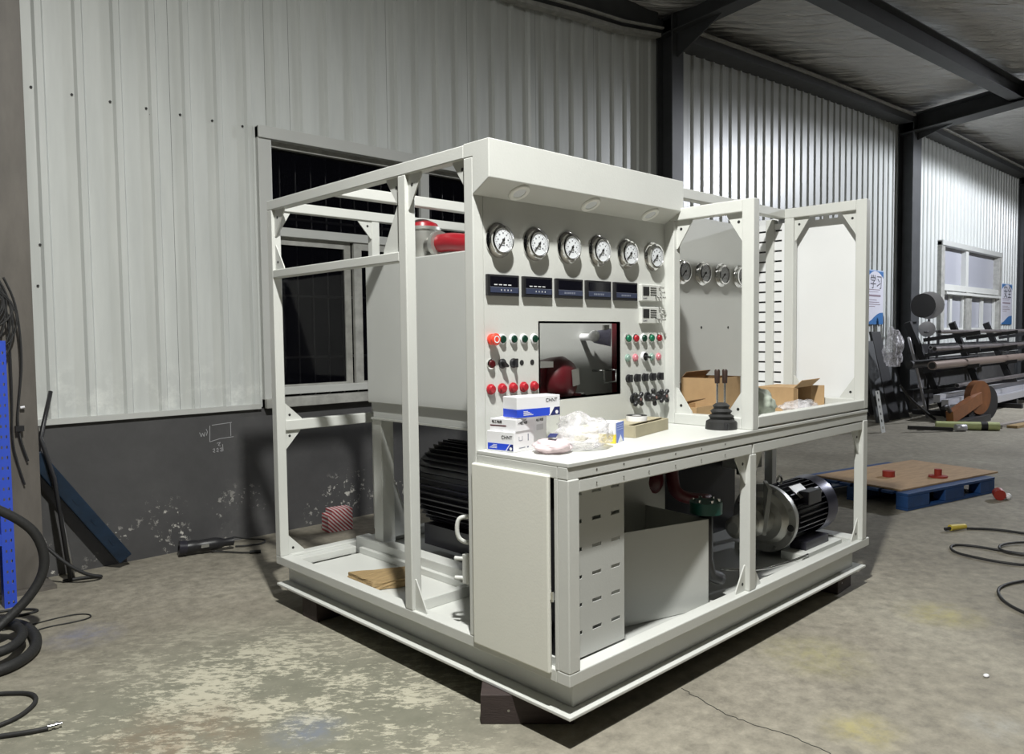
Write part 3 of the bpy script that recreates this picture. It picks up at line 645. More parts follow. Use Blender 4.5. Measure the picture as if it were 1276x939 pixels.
# slotted plate behind the left front opening
sl3 = [(x, x+.050, z, z+.013) for x in (.085, .190, .296) for z in [.248+.0985*k for k in range(6)]]
slotted(MB(), (.057, .372), (.165, .80), sl3, lambda u, v: (u, .062, v)).build('slotted_plate', GREYW, bench, solid=.003)
MB().box(.057, .372, .30, .304, .115, .80).build('cabinet_shade_sheet', BLACK, bench)  # black sheet added so the slots show a dark interior
MB().box(2.412, 2.420, .47, .70, .90, 1.93).build('slot_shade_sheet', BLACK, bench)  # black sheet added behind the upper slots in place of shade
MB().box(.46, 2.36, .76, .765, .112, .855).build('shade_partition', BLACK, bench)  # assumed partition, coloured black for the deep shade of the interior
# open-topped tray box
tb = MB(); 
tb.hexa(((.375, .262, .115), (1.00, .095, .115), (1.003, .098, .115), (.378, .265, .115), (.375, .262, .50), (1.00, .095, .50), (1.003, .098, .50), (.378, .265, .50)))
tb.hexa(((1.00, .098, .115), (1.003, .098, .115), (1.06, .56, .115), (1.057, .56, .115), (1.00, .098, .50), (1.003, .098, .50), (1.06, .56, .50), (1.057, .56, .50)))
tb.build('drip_box', GREYW, bench)
# ---- pump set in the right front bay
ya, zc, xf = .30, .325, 1.86
mt = MB().lathe((xf, ya, zc), (1, 0, 0), [(0, .09), (.125, .09), (.13, .43), (0, .43)], 32).build('electric_motor', MOTOR, bench)
MB().lathe((xf, ya, zc), (1, 0, 0), [(.155, .43), (.16, .50), (.16, .54), (.11, .57), (0, .57), (0, .43)], 32).build('fan_cover', mat('motor_fan_cover', (.12, .12, .17), .28, .5), mt)
MB().lathe((xf, ya, zc), (1, 0, 0), [(0, -.03), (.115, -.03), (.125, -.02), (.14, 0), (.178, .0), (.178, .03), (.165, .05), (.15, .09), (0, .09)], 40).build('bell_flange', ALU, mt)
hb = MB()
for k in range(8):
    a = math.radians(45*k+22); hb.cyl((xf-.001, ya+.160*math.cos(a), zc+.160*math.sin(a)), (xf-.012, ya+.160*math.cos(a), zc+.160*math.sin(a)), .009, seg=8)
hb.build('flange_bolts', STEEL, mt)
MB().cyl((xf-.0005, ya-.150, zc-.03), (xf-.004, ya-.150, zc-.03), .018, seg=16).build('flange_hole', INK, mt)
for k in range(22):
    a = math.radians(-30+240*k/21)
    c, s = math.cos(a), math.sin(a); MB().bar((xf+.10, ya+.14*c, zc+.14*s), (xf+.42, ya+.14*c, zc+.14*s), .006, .030, up=(0, c, s)).build('cooling_fin', MOTOR, mt)
MB().box(xf+.18, xf+.33, ya-.16, ya-.10, zc+.06, zc+.13).build('terminal_box', MOTOR, mt, bevel=.004)
MB().bar((xf+.15, ya-.095, zc+.125), (xf+.28, ya-.095, zc+.125), .085, .004, up=(0, -.6, .8)).build('name_plate', ALU, mt)
MB().tube([(xf+.17+.025*math.cos(t*.6), ya, zc+.175+.025*math.sin(t*.6)) for t in range(12)], .006, 8).build('lifting_eye', CHROME, mt)
MB().box(xf+.13, xf+.40, ya-.17, ya-.08, .155, .20).build('motor_foot', MOTOR, mt, bevel=.003); MB().box(xf+.13, xf+.40, ya+.08, ya+.17, .155, .20).build('motor_foot', MOTOR, mt, bevel=.003)
MB().box(xf+.05, xf+.50, ya-.20, ya-.07, .112, .155).build('motor_base', WHITE, mt, bevel=.003); MB().box(xf+.05, xf+.50, ya+.07, ya+.20, .112, .155).build('motor_base', WHITE, mt, bevel=.003)
p2 = MB().lathe((xf-.03, ya, zc), (-1, 0, 0), [(0, 0), (.075, 0), (.075, .10), (.055, .12), (.055, .26), (.03, .28), (0, .28)], 20).build('pump_body', ALU, mt)
MB().prism([(1.62, .16, .30), (1.68, .16, .52), (1.72, .20, .54), (1.78, .24, .54), (1.78, .24, .33), (1.70, .19, .36)], (0, .02, 0)).build('coupling_guard', GREYW, bench)
# red pipework, valves and blocks in the dark interior
rp = MB().tube([(1.20, .42, .84), (1.20, .42, .58), (1.22, .40, .53), (1.30, .38, .50), (1.42, .36, .48)], .030, 12, 2).build('red_pipe', SHADERED, bench)
gf = MB().lathe((1.035, .13, .545), (0, 0, 1), [(0, -.028), (.070, -.028), (.070, .022), (.03, .022), (0, .022)], 24).build('pipe_flange', TEALCAST, bench)
for k in range(6):
    a = math.radians(60*k); MB().cyl((1.035+.052*math.cos(a), .13+.052*math.sin(a), .567), (1.035+.052*math.cos(a), .13+.052*math.sin(a), .580), .008, seg=6).build('flange_bolt', CHROME, gf)
MB().tube([(1.035, .13, .52), (1.035, .13, .25), (1.15, .13, .2)], .03, 10, 1).build('flange_pipe', BLACK, gf)
rb = MB().sph((1.13, .52, .60), .085, 18, 10).cyl((1.13, .52, .60), (1.02, .60, .60), .06).build('red_accumulator', SHADERED, bench)
MB().cyl((1.25, .60, .57), (1.25, .56, .60), .02).build('accumulator_nut', CHROME, rb)
MB().box(1.05, 1.30, .55, .70, .112, .46).build('valve_block', MOTOR, bench, bevel=.004)
MB().box(2.18, 2.36, .58, .74, .50, .84).build('manifold_block', WHITE, bench, bevel=.005); MB().cyl((2.30, .62, .46), (2.30, .62, .84), .032, seg=16).build('return_pipe', mat('blue_grey_coat', (.28, .29, .34), .4), bench)
MB().cyl((2.16, .60, .48), (2.16, .60, .82), .03, seg=14).build('filter_bowl', ALU, bench)
for z in (.60, .70): MB().box(2.10, 2.20, .56, .64, z, z+.05).build('solenoid_coil', MOTOR, bench, bevel=.004)
MB().tube([(2.20, .66, .80), (2.35, .60, .83), (2.5, .58, .81), (2.62, .60, .80)], .018, 8, 2).build('grey_hose', ALU, bench)
MB().tube([(1.35, .25, .17), (1.5, .13, .16), (1.8, .10, .15), (1.95, .10, .15)], .007, 8, 1).build('steel_rod', CHROME, bench)
# large motor under the tank, seen from the left bay
m2 = MB().lathe((.80, 1.12, .50), (0, 1, 0), [(0, 0), (.20, 0), (.205, .05), (.205, .52), (.18, .58), (0, .58)], 30).build('electric_motor', MOTOR, bench)
for k in range(26):
    a = math.radians(70+220*k/25); c, s = math.cos(a), math.sin(a)
    MB().bar((.80+.215*c, 1.18, .50+.215*s), (.80+.215*c, 1.62, .50+.215*s), .007, .035, up=(c, 0, s)).build('cooling_fin', MOTOR, m2)
MB().box(.62, .98, 1.2, 1.6, .19, .30).build('motor_foot', MOTOR, m2)
# white oil filler with handle, inside the left bay beside the panel post
of = MB().lathe((.17, .60, .14), (0, 0, 1), [(0, 0), (.045, 0), (.045, .46), (.066, .465), (.066, .495), (.05, .51), (0, .512)], 24).build('oil_filler', WHITE, bench)
MB().tube([(.125, .625, .575), (.085, .66, .575), (.075, .668, .55), (.075, .668, .50), (.09, .655, .475), (.13, .63, .465)], .009, 10, 2).build('filler_handle', WHITE, of)
MB().cyl((.17, .60, .65), (.17, .60, .675), .01, seg=10).build('filler_nut', WHITE, of)
MB().box(.10, .125, .63, .67, .30, .42).cyl((.11, .665, .40), (.085, .70, .40), .009, seg=8).cyl((.11, .665, .32), (.085, .70, .32), .009, seg=8).build('filler_bracket', WHITE, of, bevel=.003)
# joystick lever on the counter
jx, jy = 1.165, .135
jl = MB().lathe((jx, jy, .872), (0, 0, 1), [(0, 0), (.070, 0), (.066, .035), (.048, .045), (.056, .058), (.040, .068), (.048, .080), (.032, .092), (.038, .104), (.022, .116), (0, .118)], 20).build('control_lever', RUBBER, bench)
for dx, dy in ((-.014, .012), (.016, -.008)):
    MB().cyl((jx+dx, jy+dy, .98), (jx+dx, jy+dy, 1.075), .005, seg=8).build('lever_rod', CHROME, jl); MB().lathe((jx+dx, jy+dy, 1.075), (0, 0, 1), [(0, 0), (.011, 0), (.013, .055), (.009, .062), (0, .062)], 12).build('lever_grip', mat('brown_black_grip', (.035, .02, .015), .4) if dx < 0 else bpy.data.materials['brown_black_grip'], jl)
MB().box(jx-.05, jx+.05, jy-.06, jy+.04, .872, .905).build('lever_base', BLACK, jl, bevel=.006)
# ================================================================== loose things on the bench
def rot(o, deg): o.rotation_euler.z = math.radians(deg); return o
def carton_closed(name, lb, loc, rz, L, Wd, H, group=None, band=None, logo=None):
    t = thing(name, lb, 'box', loc, math.radians(rz), group)
    MB().box(0, L, 0, Wd, 0, H).build('box_body', PAPER, t, bevel=.0015, local=True)
    MB().box(-.0003, L+.0003, Wd*.49, Wd*.51, H, H+.0004).build('lid_seam', bpy.data.materials['display_grey'], t, local=True)
    return t
e = .0006
b1 = carton_closed('carton', 'white and blue electrical parts carton at the bottom of the stack on the counter', (.045, .303, .8725), 9, .125, .125, .074, 'parts cartons stacked on the counter')
MB().box(-e, 0, .004, .121, .006, .030).build('blue_band', BLUEP, b1, local=True); MB().prism([(-e*1.6, .004, .006), (-e*1.6, .030, .006), (-e*1.6, .012, .030), (-e*1.6, .004, .030)], (e, 0, 0)).build('navy_corner', NAVYP, b1, local=True)
MB().prism([(-e*2, .034, .006), (-e*2, .038, .006), (-e*2, .020, .030), (-e*2, .016, .030)], (e, 0, 0)).build('white_stripe', PAPER, b1, local=True); MB().lathe((-e*2, .014, .014), (-1, 0, 0), [(0, 0), (.006, 0), (.006, e), (0, e)], 12).build('white_seal', PAPER, b1, local=True)
text_obj('CHNT', .018, INK, b1, (-e, .058, .048), (0, -1, 0), (0, 0, 1), world=False)
q = MB()
for k in range(4): q.box(-2*e, -e, .078, .114-.006*k, .012+.004*k, .0135+.004*k)
q.build('fine_print', PAPER, b1, local=True)
q = MB(); q.box(.030, .052, -e, 0, .040, .042).box(.030, .032, -e, 0, .042, .056).box(.050, .052, -e, 0, .042, .056).box(.085, .090, -e, 0, .036, .062).box(.030, .068, -e, 0, .012, .015).box(.080, .090, -e, 0, .010, .016); tag(q.build('print', bpy.data.materials['display_grey'], b1, local=True), None, None, None, 'stuff')
b2 = carton_closed('carton', 'flat white carton with a dark red stripe, second in the counter stack', (.055, .302, .947), 9, .115, .12, .045, 'parts cartons stacked on the counter')
MB().box(-e, 0, .045, .12, .018, .022).build('dark_stripe', DKRED, b2, local=True); text_obj('电工电器', .012, INK, b2, (-e, .112, .030), (0, -1, 0), (0, 0, 1), world=False); text_obj('电工电器', .011, INK, b2, (.025, -e, .026), (1, 0, 0), (0, 0, 1), world=False)
MB().bar((.012, -.0004, .030), (.06, -.0004, .041), .0006, .0025, up=(0, 1, 0)).build('slanted_mark', INK, b2, local=True)
b3 = carton_closed('carton', 'small white carton with a black title behind the right end of the stack', (.190, .345, .8725), 9, .085, .07, .120, 'parts cartons stacked on the counter')
text_obj('电工电器', .012, INK, b3, (.015, -e, .098), (1, 0, 0), (0, 0, 1), world=False); MB().box(.018, .062, -e, 0, .064, .086).build('grey_print', mat('pale_grey_print', (.62, .62, .64), .5), b3, local=True)
b4 = carton_closed('carton', 'large white and blue electrical parts carton on top of the counter stack', (.066, .308, .994), -7, .205, .085, .078, 'parts cartons stacked on the counter')
MB().box(-e, .155, -e, 0, .003, .033).box(-e, 0, 0, .083, .003, .033).build('blue_band', BLUEP, b4, local=True); MB().prism([(.155, -e, .003), (.204, -e, .003), (.204, -e, .033), (.176, -e, .033)], (0, e, 0)).build('navy_corner', NAVYP, b4, local=True)
MB().prism([(.150, -2*e, .003), (.156, -2*e, .003), (.177, -2*e, .033), (.171, -2*e, .033)], (0, e, 0)).build('white_stripe', PAPER, b4, local=True); MB().lathe((.188, -2*e, .014), (0, -1, 0), [(0, 0), (.007, 0), (.007, e), (0, e)], 12).build('white_seal', PAPER, b4, local=True)
text_obj('CHNT', .020, INK, b4, (.135, -e, .054), (1, 0, 0), (0, 0, 1), world=False)
q = MB()
for k in range(4): q.box(.03, .075-.008*k, -2*e, -e, .010+.0045*k, .0122+.0045*k)
q.build('fine_print', PAPER, b4, local=True)
# plastic bags
def crumple(name, lb, cat, c, size, amp, m, seed, n=14, group=None):
    random.seed(seed); import mathutils
    mb = MB(); mb.sph((0, 0, 0), 1, 40, n+8)
    for v in mb.bm.verts:
        d = v.co.normalized(); nz = mathutils.noise.noise(d*1.7+Vector((seed, 0, 0)))*amp+(.25-abs(mathutils.noise.noise(d*3.2+Vector((0, seed, 0)))))*amp*.8
        v.co = Vector((d.x*size[0]*(1+nz), d.y*size[1]*(1+nz), max(0.0, .45+d.z*.55*(1+nz))*size[2]/1.0))
    for f in mb.bm.faces: f.smooth = True
    o = mb.build(name, m, local=True); o.location = c; return tag(o, lb, cat, group)
bg = crumple('plastic_bag', 'crumpled clear plastic bag bunched up in the middle of the counter', 'bag', (.312, .205, .8725), (.105, .10, .120), .42, FILM, 4, 20)
pk = thing('parts_bag', 'flat pinkish plastic bag with dark blue print in front of the carton stack', 'bag', (.155, .215, .8725))
cr_ = crumple('bag_film', None, None, (0, 0, 0), (.07, .07, .05), .22, glass_mat('pink_film', (.84, .70, .72), .25, .8), 9, 18); cr_.parent = pk; cr_['label'] = 'pinkish translucent film'
MB().bar((-.028, -.022, .059), (.028, .018, .063), .030, .002).build('blue_print', NAVYP, pk, local=True)
random.seed(5)
sb = thing('blue_carton', 'small upright white, blue and yellow carton near the counter front', 'box', (.478, .185, .8725), math.radians(18))
MB().box(0, .095, 0, .07, 0, .080).build('box_body', PAPER, sb, bevel=.001, local=True); MB().box(.012, .0955, -e, 0, .0, .0795).build('blue_face', mat('print_blue_violet', (.12, .20, .62), .4), sb, local=True)
MB().box(-e, 0, 0, .07, 0, .035).box(-e, .012, -e, 0, 0, .035).build('yellow_patch', mat('yellow_print', (.80, .62, .05), .45), sb, local=True); MB().prism([(.03, -2*e, .0), (.085, -2*e, .0), (.06, -2*e, .028)], (0, e, 0)).build('white_peak', PAPER, sb, local=True)
q = MB()
for k in range(3): q.box(.02, .085, -2*e, -e, .05+.009*k, .052+.009*k)
q.build('fine_print', mat('pale_blue_print', (.45, .55, .85), .4), sb, local=True)
yb = thing('cream_carton', 'low cream carton lying behind the clear bag on the counter', 'box', (.45, .29, .8725), math.radians(14))
MB().box(0, .15, 0, .07, 0, .055).build('box_body', mat('cream_card', (.78, .72, .52), .6), yb, bevel=.002, local=True); MB().box(0, .15, .034, .036, .055, .0554).build('lid_seam', CARD, yb, local=True)
kt = thing('cardboard_tray', 'flat brown cardboard carton lying by the panel foot', 'box', (.66, .225, .8725), math.radians(12))
MB().box(0, .34, 0, .006, 0, .05).box(.334, .34, .006, .15, 0, .05).box(0, .006, .006, .15, 0, .05).box(.006, .334, .144, .15, 0, .05).box(.006, .334, .006, .144, 0, .044).build('box_body', mat('kraft_card', (.40, .36, .25), .75, var=.1), kt, bevel=.0015, local=True)
MB().box(0.002, .338, .03, .148, .05, .053).build('lid_flap', bpy.data.materials['kraft_card'], kt, local=True)
tr = MB().lathe((.80, .325, .926), (0, 0, 1), [(.022, 0), (.045, 0), (.045, .022), (.022, .022), (.022, 0)], 24).build('tape_roll', PAPER); tag(tr, 'white roll of tape with a dark rim lying on the brown cardboard carton', 'tape roll')
MB().lathe((.80, .325, .948), (0, 0, 1), [(.022, 0), (.045, 0), (.045, .001), (.022, .001), (.022, 0)], 24).build('dark_rim', INK, tr)
# alcove cartons
def opencarton(name, lb, loc, rz, L, Wd, H, flaps, group=None):
    t = thing(name, lb, 'box', loc, math.radians(rz), group); th = .004
    MB().box(0, L, 0, Wd, 0, th).build('bottom', CARD, t, local=True)
    MB().box(0, L, 0, th, th, H).build('side', CARD, t, local=True); MB().box(0, L, Wd-th, Wd, th, H).build('side', CARD, t, local=True)
    MB().box(0, th, th, Wd-th, th, H).build('side', CARD, t, local=True); MB().box(L-th, L, th, Wd-th, th, H).build('side', CARD, t, local=True)
    for f in flaps: MB().hexa(f).build('flap', CARDIN, t, local=True)
    return t
def flap(a, b, off, th=.003):
    a, b, off = Vector(a), Vector(b), Vector(off); n = (b-a).cross(off).normalized()*th
    return (a, b, b+off, a+off, a+n, b+n, b+off+n, a+off+n)
opencarton('cardboard_box', 'tall open brown carton behind the lever in the alcove', (1.52, .37, .8725), 6, .27, .20, .20, [flap((0, .20, .20), (.27, .20, .20), (0, -.03, .03))], 'open brown cartons in the alcove')
opencarton('cardboard_box', 'low open brown carton with a raised dark flap left of the lever', (1.27, .33, .8725), 4, .24, .14, .075, [flap((0, .14, .075), (.15, .14, .075), (.03, -.09, .03))], 'open brown cartons in the alcove')
wb = thing('white_carton', 'plain white carton against the gauge wall of the alcove', 'box', (1.44, .588, .8725)); MB().box(0, .19, 0, .085, 0, .17).build('box_body', PAPER, wb, bevel=.002, local=True); MB().box(0, .19, .044, .046, .17, .1704).build('lid_seam', CARD, wb, local=True)
rc = thing('cardboard_box', 'open brown carton on its side at the right of the alcove, mouth to the front', 'box', (2.06, .24, .8725), math.radians(4), 'open brown cartons in the alcove')
MB().box(0, .25, 0, .20, 0, .004).build('side', CARD, rc, local=True); MB().box(0, .25, 0, .20, .126, .13).build('side', CARD, rc, local=True); MB().box(0, .004, 0, .20, .004, .126).build('side', CARD, rc, local=True)
MB().box(.246, .25, 0, .20, .004, .126).build('side', CARD, rc, local=True); MB().box(.004, .246, .196, .20, .004, .126).build('bottom', CARDIN, rc, local=True)
for f_ in (flap((0, 0, .13), (.25, 0, .13), (.012, -.04, .040)), flap((.25, 0, .0), (.25, 0, .13), (.03, -.06, 0)), flap((0, 0, .0), (0, 0, .13), (-.06, -.045, 0))): MB().hexa(f_).build('flap', CARD, rc, local=True)
fm = crumple('plastic_film', 'loose heap of clear plastic film beside the right alcove carton', 'film', (1.92, .13, .8725), (.15, .075, .075), .5, FILM, 21, 18)
crumple('plastic_sheet', 'thin clear plastic sheet lying at the right end of the alcove', 'film', (2.30, .13, .8725), (.045, .06, .03), .4, FILM, 25, 14)
crumple('green_white_bag', 'pale green white plastic bag leaning behind the alcove front post', 'bag', (1.60, .20, .8725), (.08, .085, .15), .3, mat('pale_green_plastic', (.50, .55, .47), .35), 31, 18)
wd = MB().hexa(((.115, 1.56, .1125), (.105, 1.33, .1125), (.27, 1.26, .1125), (.40, 1.42, .1125), (.12, 1.56, .150), (.11, 1.34, .150), (.27, 1.27, .150), (.395, 1.415, .150)))
bmesh.ops.subdivide_edges(wd.bm, edges=wd.bm.edges[:], cuts=4, use_grid_fill=True)
for v in wd.bm.verts: v.co += Vector((random.uniform(-.004, .004), random.uniform(-.004, .004), random.uniform(-.0, .004)))
tag(wd.build('wood_offcut', WOOD, bevel=0), 'rough brown wood offcut lying on the white floor pan', 'wood')
# timber blocks that carry the bench
def timber(lb, x, y, rz, L, Wd, H=.1092):
    t = thing('support_block', lb, 'block', (x, y, FZ), math.radians(rz), 'timbers under the bench')
    mb = MB().box(0, L, 0, Wd, 0, H); mb.build('timber', BEAMW, t, bevel=.003, local=True)
    MB().cyl((L*.3, -.0006, .05), (L*.3, .001, .05), .005, seg=8).build('nail_head', STEEL, t, local=True); return t
timber('dark timber block under the front corner of the bench', -.079, .365, -45, .34, .18)
timber('dark timber block under the far left corner of the bench', .02, 1.70, 0, .30, .14); timber('dark timber block under the right end of the bench', 2.20, .05, 4, .20, .30)
timber('dark timber block under the hidden back corner of the bench', 2.1, 1.80, 0, .28, .16)

# ================================================================== left side of the hall
rk = thing('blue_rack', 'bright blue perforated steel rack upright at the left edge', 'rack', (-1.03, 3.08, FZ))
holes = [(-.022, -.010, -.09+.055*k, -.075+.055*k) for k in range(25)]
sl = slotted(MB(), (-.040, .016), (FZ, 1.30), [(a-.012+.0*0, a-.004, z0, z1) for a, _, z0, z1 in holes for a in (-.012, .010)], lambda u, v: (-1.0+u, 3.06, v)).build('rack_upright', BLUEST, rk, solid=.003)
MB().box(-1.040, -1.036, 3.06, 3.12, FZ, 1.30).box(-.986, -.982, 3.062, 3.12, FZ, 1.30).build('upright_side', BLUEST, rk)
MB().box(-2.4, -1.04, 3.06, 3.10, .225, .285).build('rack_beam', BLUEST, rk); MB().box(-2.4, -1.04, 3.06, 3.10, .90, .96).build('rack_beam', BLUEST, rk)
MB().box(-2.44, -2.40, 3.06, 3.10, FZ, 1.30).build('rack_upright', BLUEST, rk); MB().box(-2.4, -1.04, 3.10, 3.45, .26, .28).build('rack_shelf', BLUEST, rk)
bb_ = thing('blue_beam', 'dark blue steel box beam leaning against the dark wall by the column', 'beam', (-.34, 3.44, FZ))
mb = MB().bar((-.80, 3.44, .64), (-.335, 3.42, -.055), .085, .085, up=(0, 0, 1)); mb.build('beam_tube', DKBLUE, bb_, bevel=.006)
for k in range(1, 5):
    f = k/5; p = Vector((-.80+.465*f, 3.436-.02*f-.041, .64-.695*f)); MB().bar(p, p+Vector((.027, 0, -.04)), .004, .012).build('weld_mark', DKBLUE, bb_)
tag(MB().tube([(-.640, 3.34, FZ+.011), (-.70, 3.375, .40), (-.768, 3.43, .80)], .010, 8, 1).build('steel_rod', STEEL), 'thin grey steel rod leaning behind the black rod near the column', 'rod')
tag(MB().tube([(-.664, 3.31, FZ+.013), (-.715, 3.35, .50), (-.772, 3.375, .74), (-.688, 3.47, 1.0)], .012, 8, 0).build('bent_rod', BLACK), 'bent black steel rod leaning on the wall beside the column', 'rod')
tag(MB().tube([(-.78, 3.28, .12), (-.70, 3.22, .02), (-.60, 3.20, -.06), (-.50, 3.24, FZ+.012), (-.56, 3.30, FZ+.012), (-.70, 3.33, FZ+.010)], .010, 8, 2).build('black_cable', RUBBER), 'black cable curling onto the floor at the column foot', 'cable')
cb = thing('cable_bundle', 'tangled bundle of thin dark cables hung on the brown column', 'cable', (-.95, 3.25, 1.3))
random.seed(17)
for k in range(11):
    x0 = -1.03+random.uniform(-.03, .03); w = random.uniform(.05, .13); z0 = 1.66+random.uniform(-.05, .03); z1 = random.uniform(1.15, 1.40)
    MB().tube([(x0-.06, 3.22, z0-.02), (x0, 3.20, z0), (x0+w*.6, 3.20, z0-.07), (x0+w, 3.205, (z0+z1)/2), (x0+w*.7, 3.2, z1+.05), (x0, 3.2, z1), (x0-.07, 3.21, z1+.04)], .0045, 6, 2).build('cable', RUBBER, cb)
MB().tube([(-.95, 3.21, 1.64), (-.90, 3.22, 1.52), (-.878, 3.235, 1.35), (-.874, 3.25, 1.15), (-.892, 3.265, .98), (-.905, 3.265, .86), (-.893, 3.265, .75), (-.86, 3.27, .63)], .006, 6, 2).build('cable', RUBBER, cb)
MB().tube([(-.96, 3.21, 1.60), (-.93, 3.23, 1.40), (-.925, 3.25, 1.0), (-.935, 3.26, .75), (-.905, 3.27, .60), (-.88, 3.27, .50)], .005, 6, 2).build('cable', RUBBER, cb)
MB().cyl((-.885, 3.27, .93), (-.865, 3.265, .933), .007, seg=10).build('cable_plug', PAPER, cb); MB().box(-.915, -.875, 3.25, 3.285, .80, .83).build('cable_clip', BLACK, cb)
hs = thing('hydraulic_hose', 'thick black rubber hose looped up and coiled on the floor at the left', 'hose', (-1.1, 2.5, FZ))
MB().tube([(-1.55, 2.50, .52), (-1.30, 2.50, .555), (-1.186, 2.5, .546), (-1.141, 2.5, .518), (-1.063, 2.5, .458), (-1.0, 2.5, .385), (-.967, 2.5, .278), (-.977, 2.5, .182), (-1.034, 2.5, .091), (-1.111, 2.5, .020), (-1.20, 2.48, -.04), (-1.40, 2.45, -.088)], .022, 12, 2).build('hose', RUBBER, hs)
MB().tube([(-1.45, 2.86, -.086), (-1.25, 2.90, -.086), (-1.148, 2.864, -.086), (-1.112, 2.781, -.086), (-1.037, 2.644, -.086), (-1.029, 2.447, -.086), (-1.068, 2.271, -.086), (-1.146, 2.153, -.086), (-1.239, 2.098, -.086), (-1.45, 2.10, -.086)], .024, 12, 2).build('hose', RUBBER, hs)
MB().tube([(-1.4, 2.62, -.045), (-1.172, 2.624, -.045), (-1.118, 2.569, -.042), (-1.087, 2.48, -.042), (-1.095, 2.364, -.042), (-1.149, 2.249, -.042), (-1.217, 2.208, -.045), (-1.4, 2.2, -.05)], .022, 12, 2).build('hose', RUBBER, hs)
tag(MB().tube([(-1.50, 1.95, -.1), (-1.303, 1.901, -.1), (-1.254, 1.872, -.1), (-1.186, 1.803, -.1), (-1.185, 1.72, -.1), (-1.233, 1.644, -.1), (-1.309, 1.589, -.1), (-1.50, 1.57, -.1)], .0085, 8, 2).build('thin_hose', RUBBER), 'thin black hose loop on the floor at the lower left edge', 'hose')
ht = thing('fitted_hose', 'thin dark hose ending in a steel fitting on the floor, lower left', 'hose', (-1.25, 1.45, FZ))
MB().tube([(-1.55, 1.56, -.1), (-1.373, 1.508, -.1), (-1.307, 1.473, -.1), (-1.251, 1.448, -.1), (-1.212, 1.438, -.1)], .009, 8, 2).build('hose', RUBBER, ht)
MB().lathe((-1.215, 1.4385, -.097), (1, -.12, 0), [(0, 0), (.011, 0), (.011, .012), (.008, .013), (.008, .02), (.012, .021), (.012, .034), (.008, .035), (.008, .045), (0, .045)], 10).build('steel_fitting', CHROME, ht)
tag(MB().tube([(-1.25, 3.02, -.104), (-1.088, 3.008, -.104), (-1.003, 2.988, -.104), (-.925, 2.91, -.104), (-.93, 2.868, -.104), (-1.028, 2.864, -.104), (-1.2, 2.86, -.104)], .007, 6, 2).build('flat_cable', RUBBER), 'short dark cable loop on the floor in front of the rack foot', 'cable')
tag(MB().tube([(-1.12, 2.70, -.106), (-1.031, 2.679, -.106), (-.923, 2.692, -.106), (-.814, 2.694, -.106), (-.746, 2.641, -.106), (-.757, 2.571, -.106), (-.846, 2.567, -.106), (-.946, 2.592, -.106), (-1.05, 2.56, -.106)], .0035, 6, 2).build('wire_loop', RUBBER), 'thin wire loop on the floor right of the thick hose', 'wire')
gr = thing('angle_grinder', 'black angle grinder lying on the floor along the dark wall', 'grinder', (.12, 3.33, FZ))
MB().lathe((.13, 3.35, -.055), (1, -.25, 0), [(0, -.13), (.038, -.13), (.042, -.09), (.042, -.05), (.036, -.03), (.040, 0), (.042, .07), (.036, .11), (.026, .13), (.028, .19), (0, .20)], 16).build('body', BLACK, gr)
MB().lathe((0.02, 3.375, -.055), (-.9, .2, .1), [(.018, -.012), (.046, -.012), (.048, .035), (.030, .035), (.018, .035)], 18).build('head_guard', MOTOR, gr)
MB().box(.10, .15, 3.30, 3.312, -.06, -.04).build('rating_label', ALU, gr)
MB().tube([(.30, 3.32, -.05), (.375, 3.451, -.06), (.482, 3.45, -.1), (.57, 3.36, -.1), (.52, 3.27, -.1), (.42, 3.28, -.1), (.34, 3.33, -.1)], .0055, 6, 2).build('power_cord', RUBBER, gr)
MB().tube([(.17, 3.31, -.095), (.233, 3.254, -.1), (.298, 3.158, -.1), (.345, 3.112, -.1)], .0055, 6, 2).cyl((.34, 3.115, -.098), (.40, 3.08, -.098), .011, seg=8).build('power_cord', RUBBER, gr)
def stripes():
    m = bpy.data.materials.new('red_white_stripes'); m.use_nodes = True; g = N(m); P = g('TexCoord').outputs['Object']
    s_ = g('SeparateXYZ', {0: P}); a = g('Math', {0: s_.outputs[0], 1: s_.outputs[2]}, operation='ADD').outputs[0]
    w = g('Math', {0: g('Math', {0: a, 1: 34.0}, operation='MULTIPLY').outputs[0]}, operation='FRACT').outputs[0]
    m.node_tree.links.new(g.ramp(w, [(0.50, (.42, .06, .07)), (0.56, (.75, .68, .68))]), m.node_tree.nodes['Principled BSDF'].inputs['Base Color']); return m
sbx = thing('striped_box', 'small red and white striped box on the floor behind the bench frame', 'box', (.985, 3.22, FZ), math.radians(-8))
MB().box(0, .19, 0, .12, 0, .125).build('box_body', stripes(), sbx, bevel=.002, local=True); MB().box(.03, .19, .0, .12, .125, .160).build('lid', bpy.data.materials['red_white_stripes'], sbx, bevel=.002, local=True)

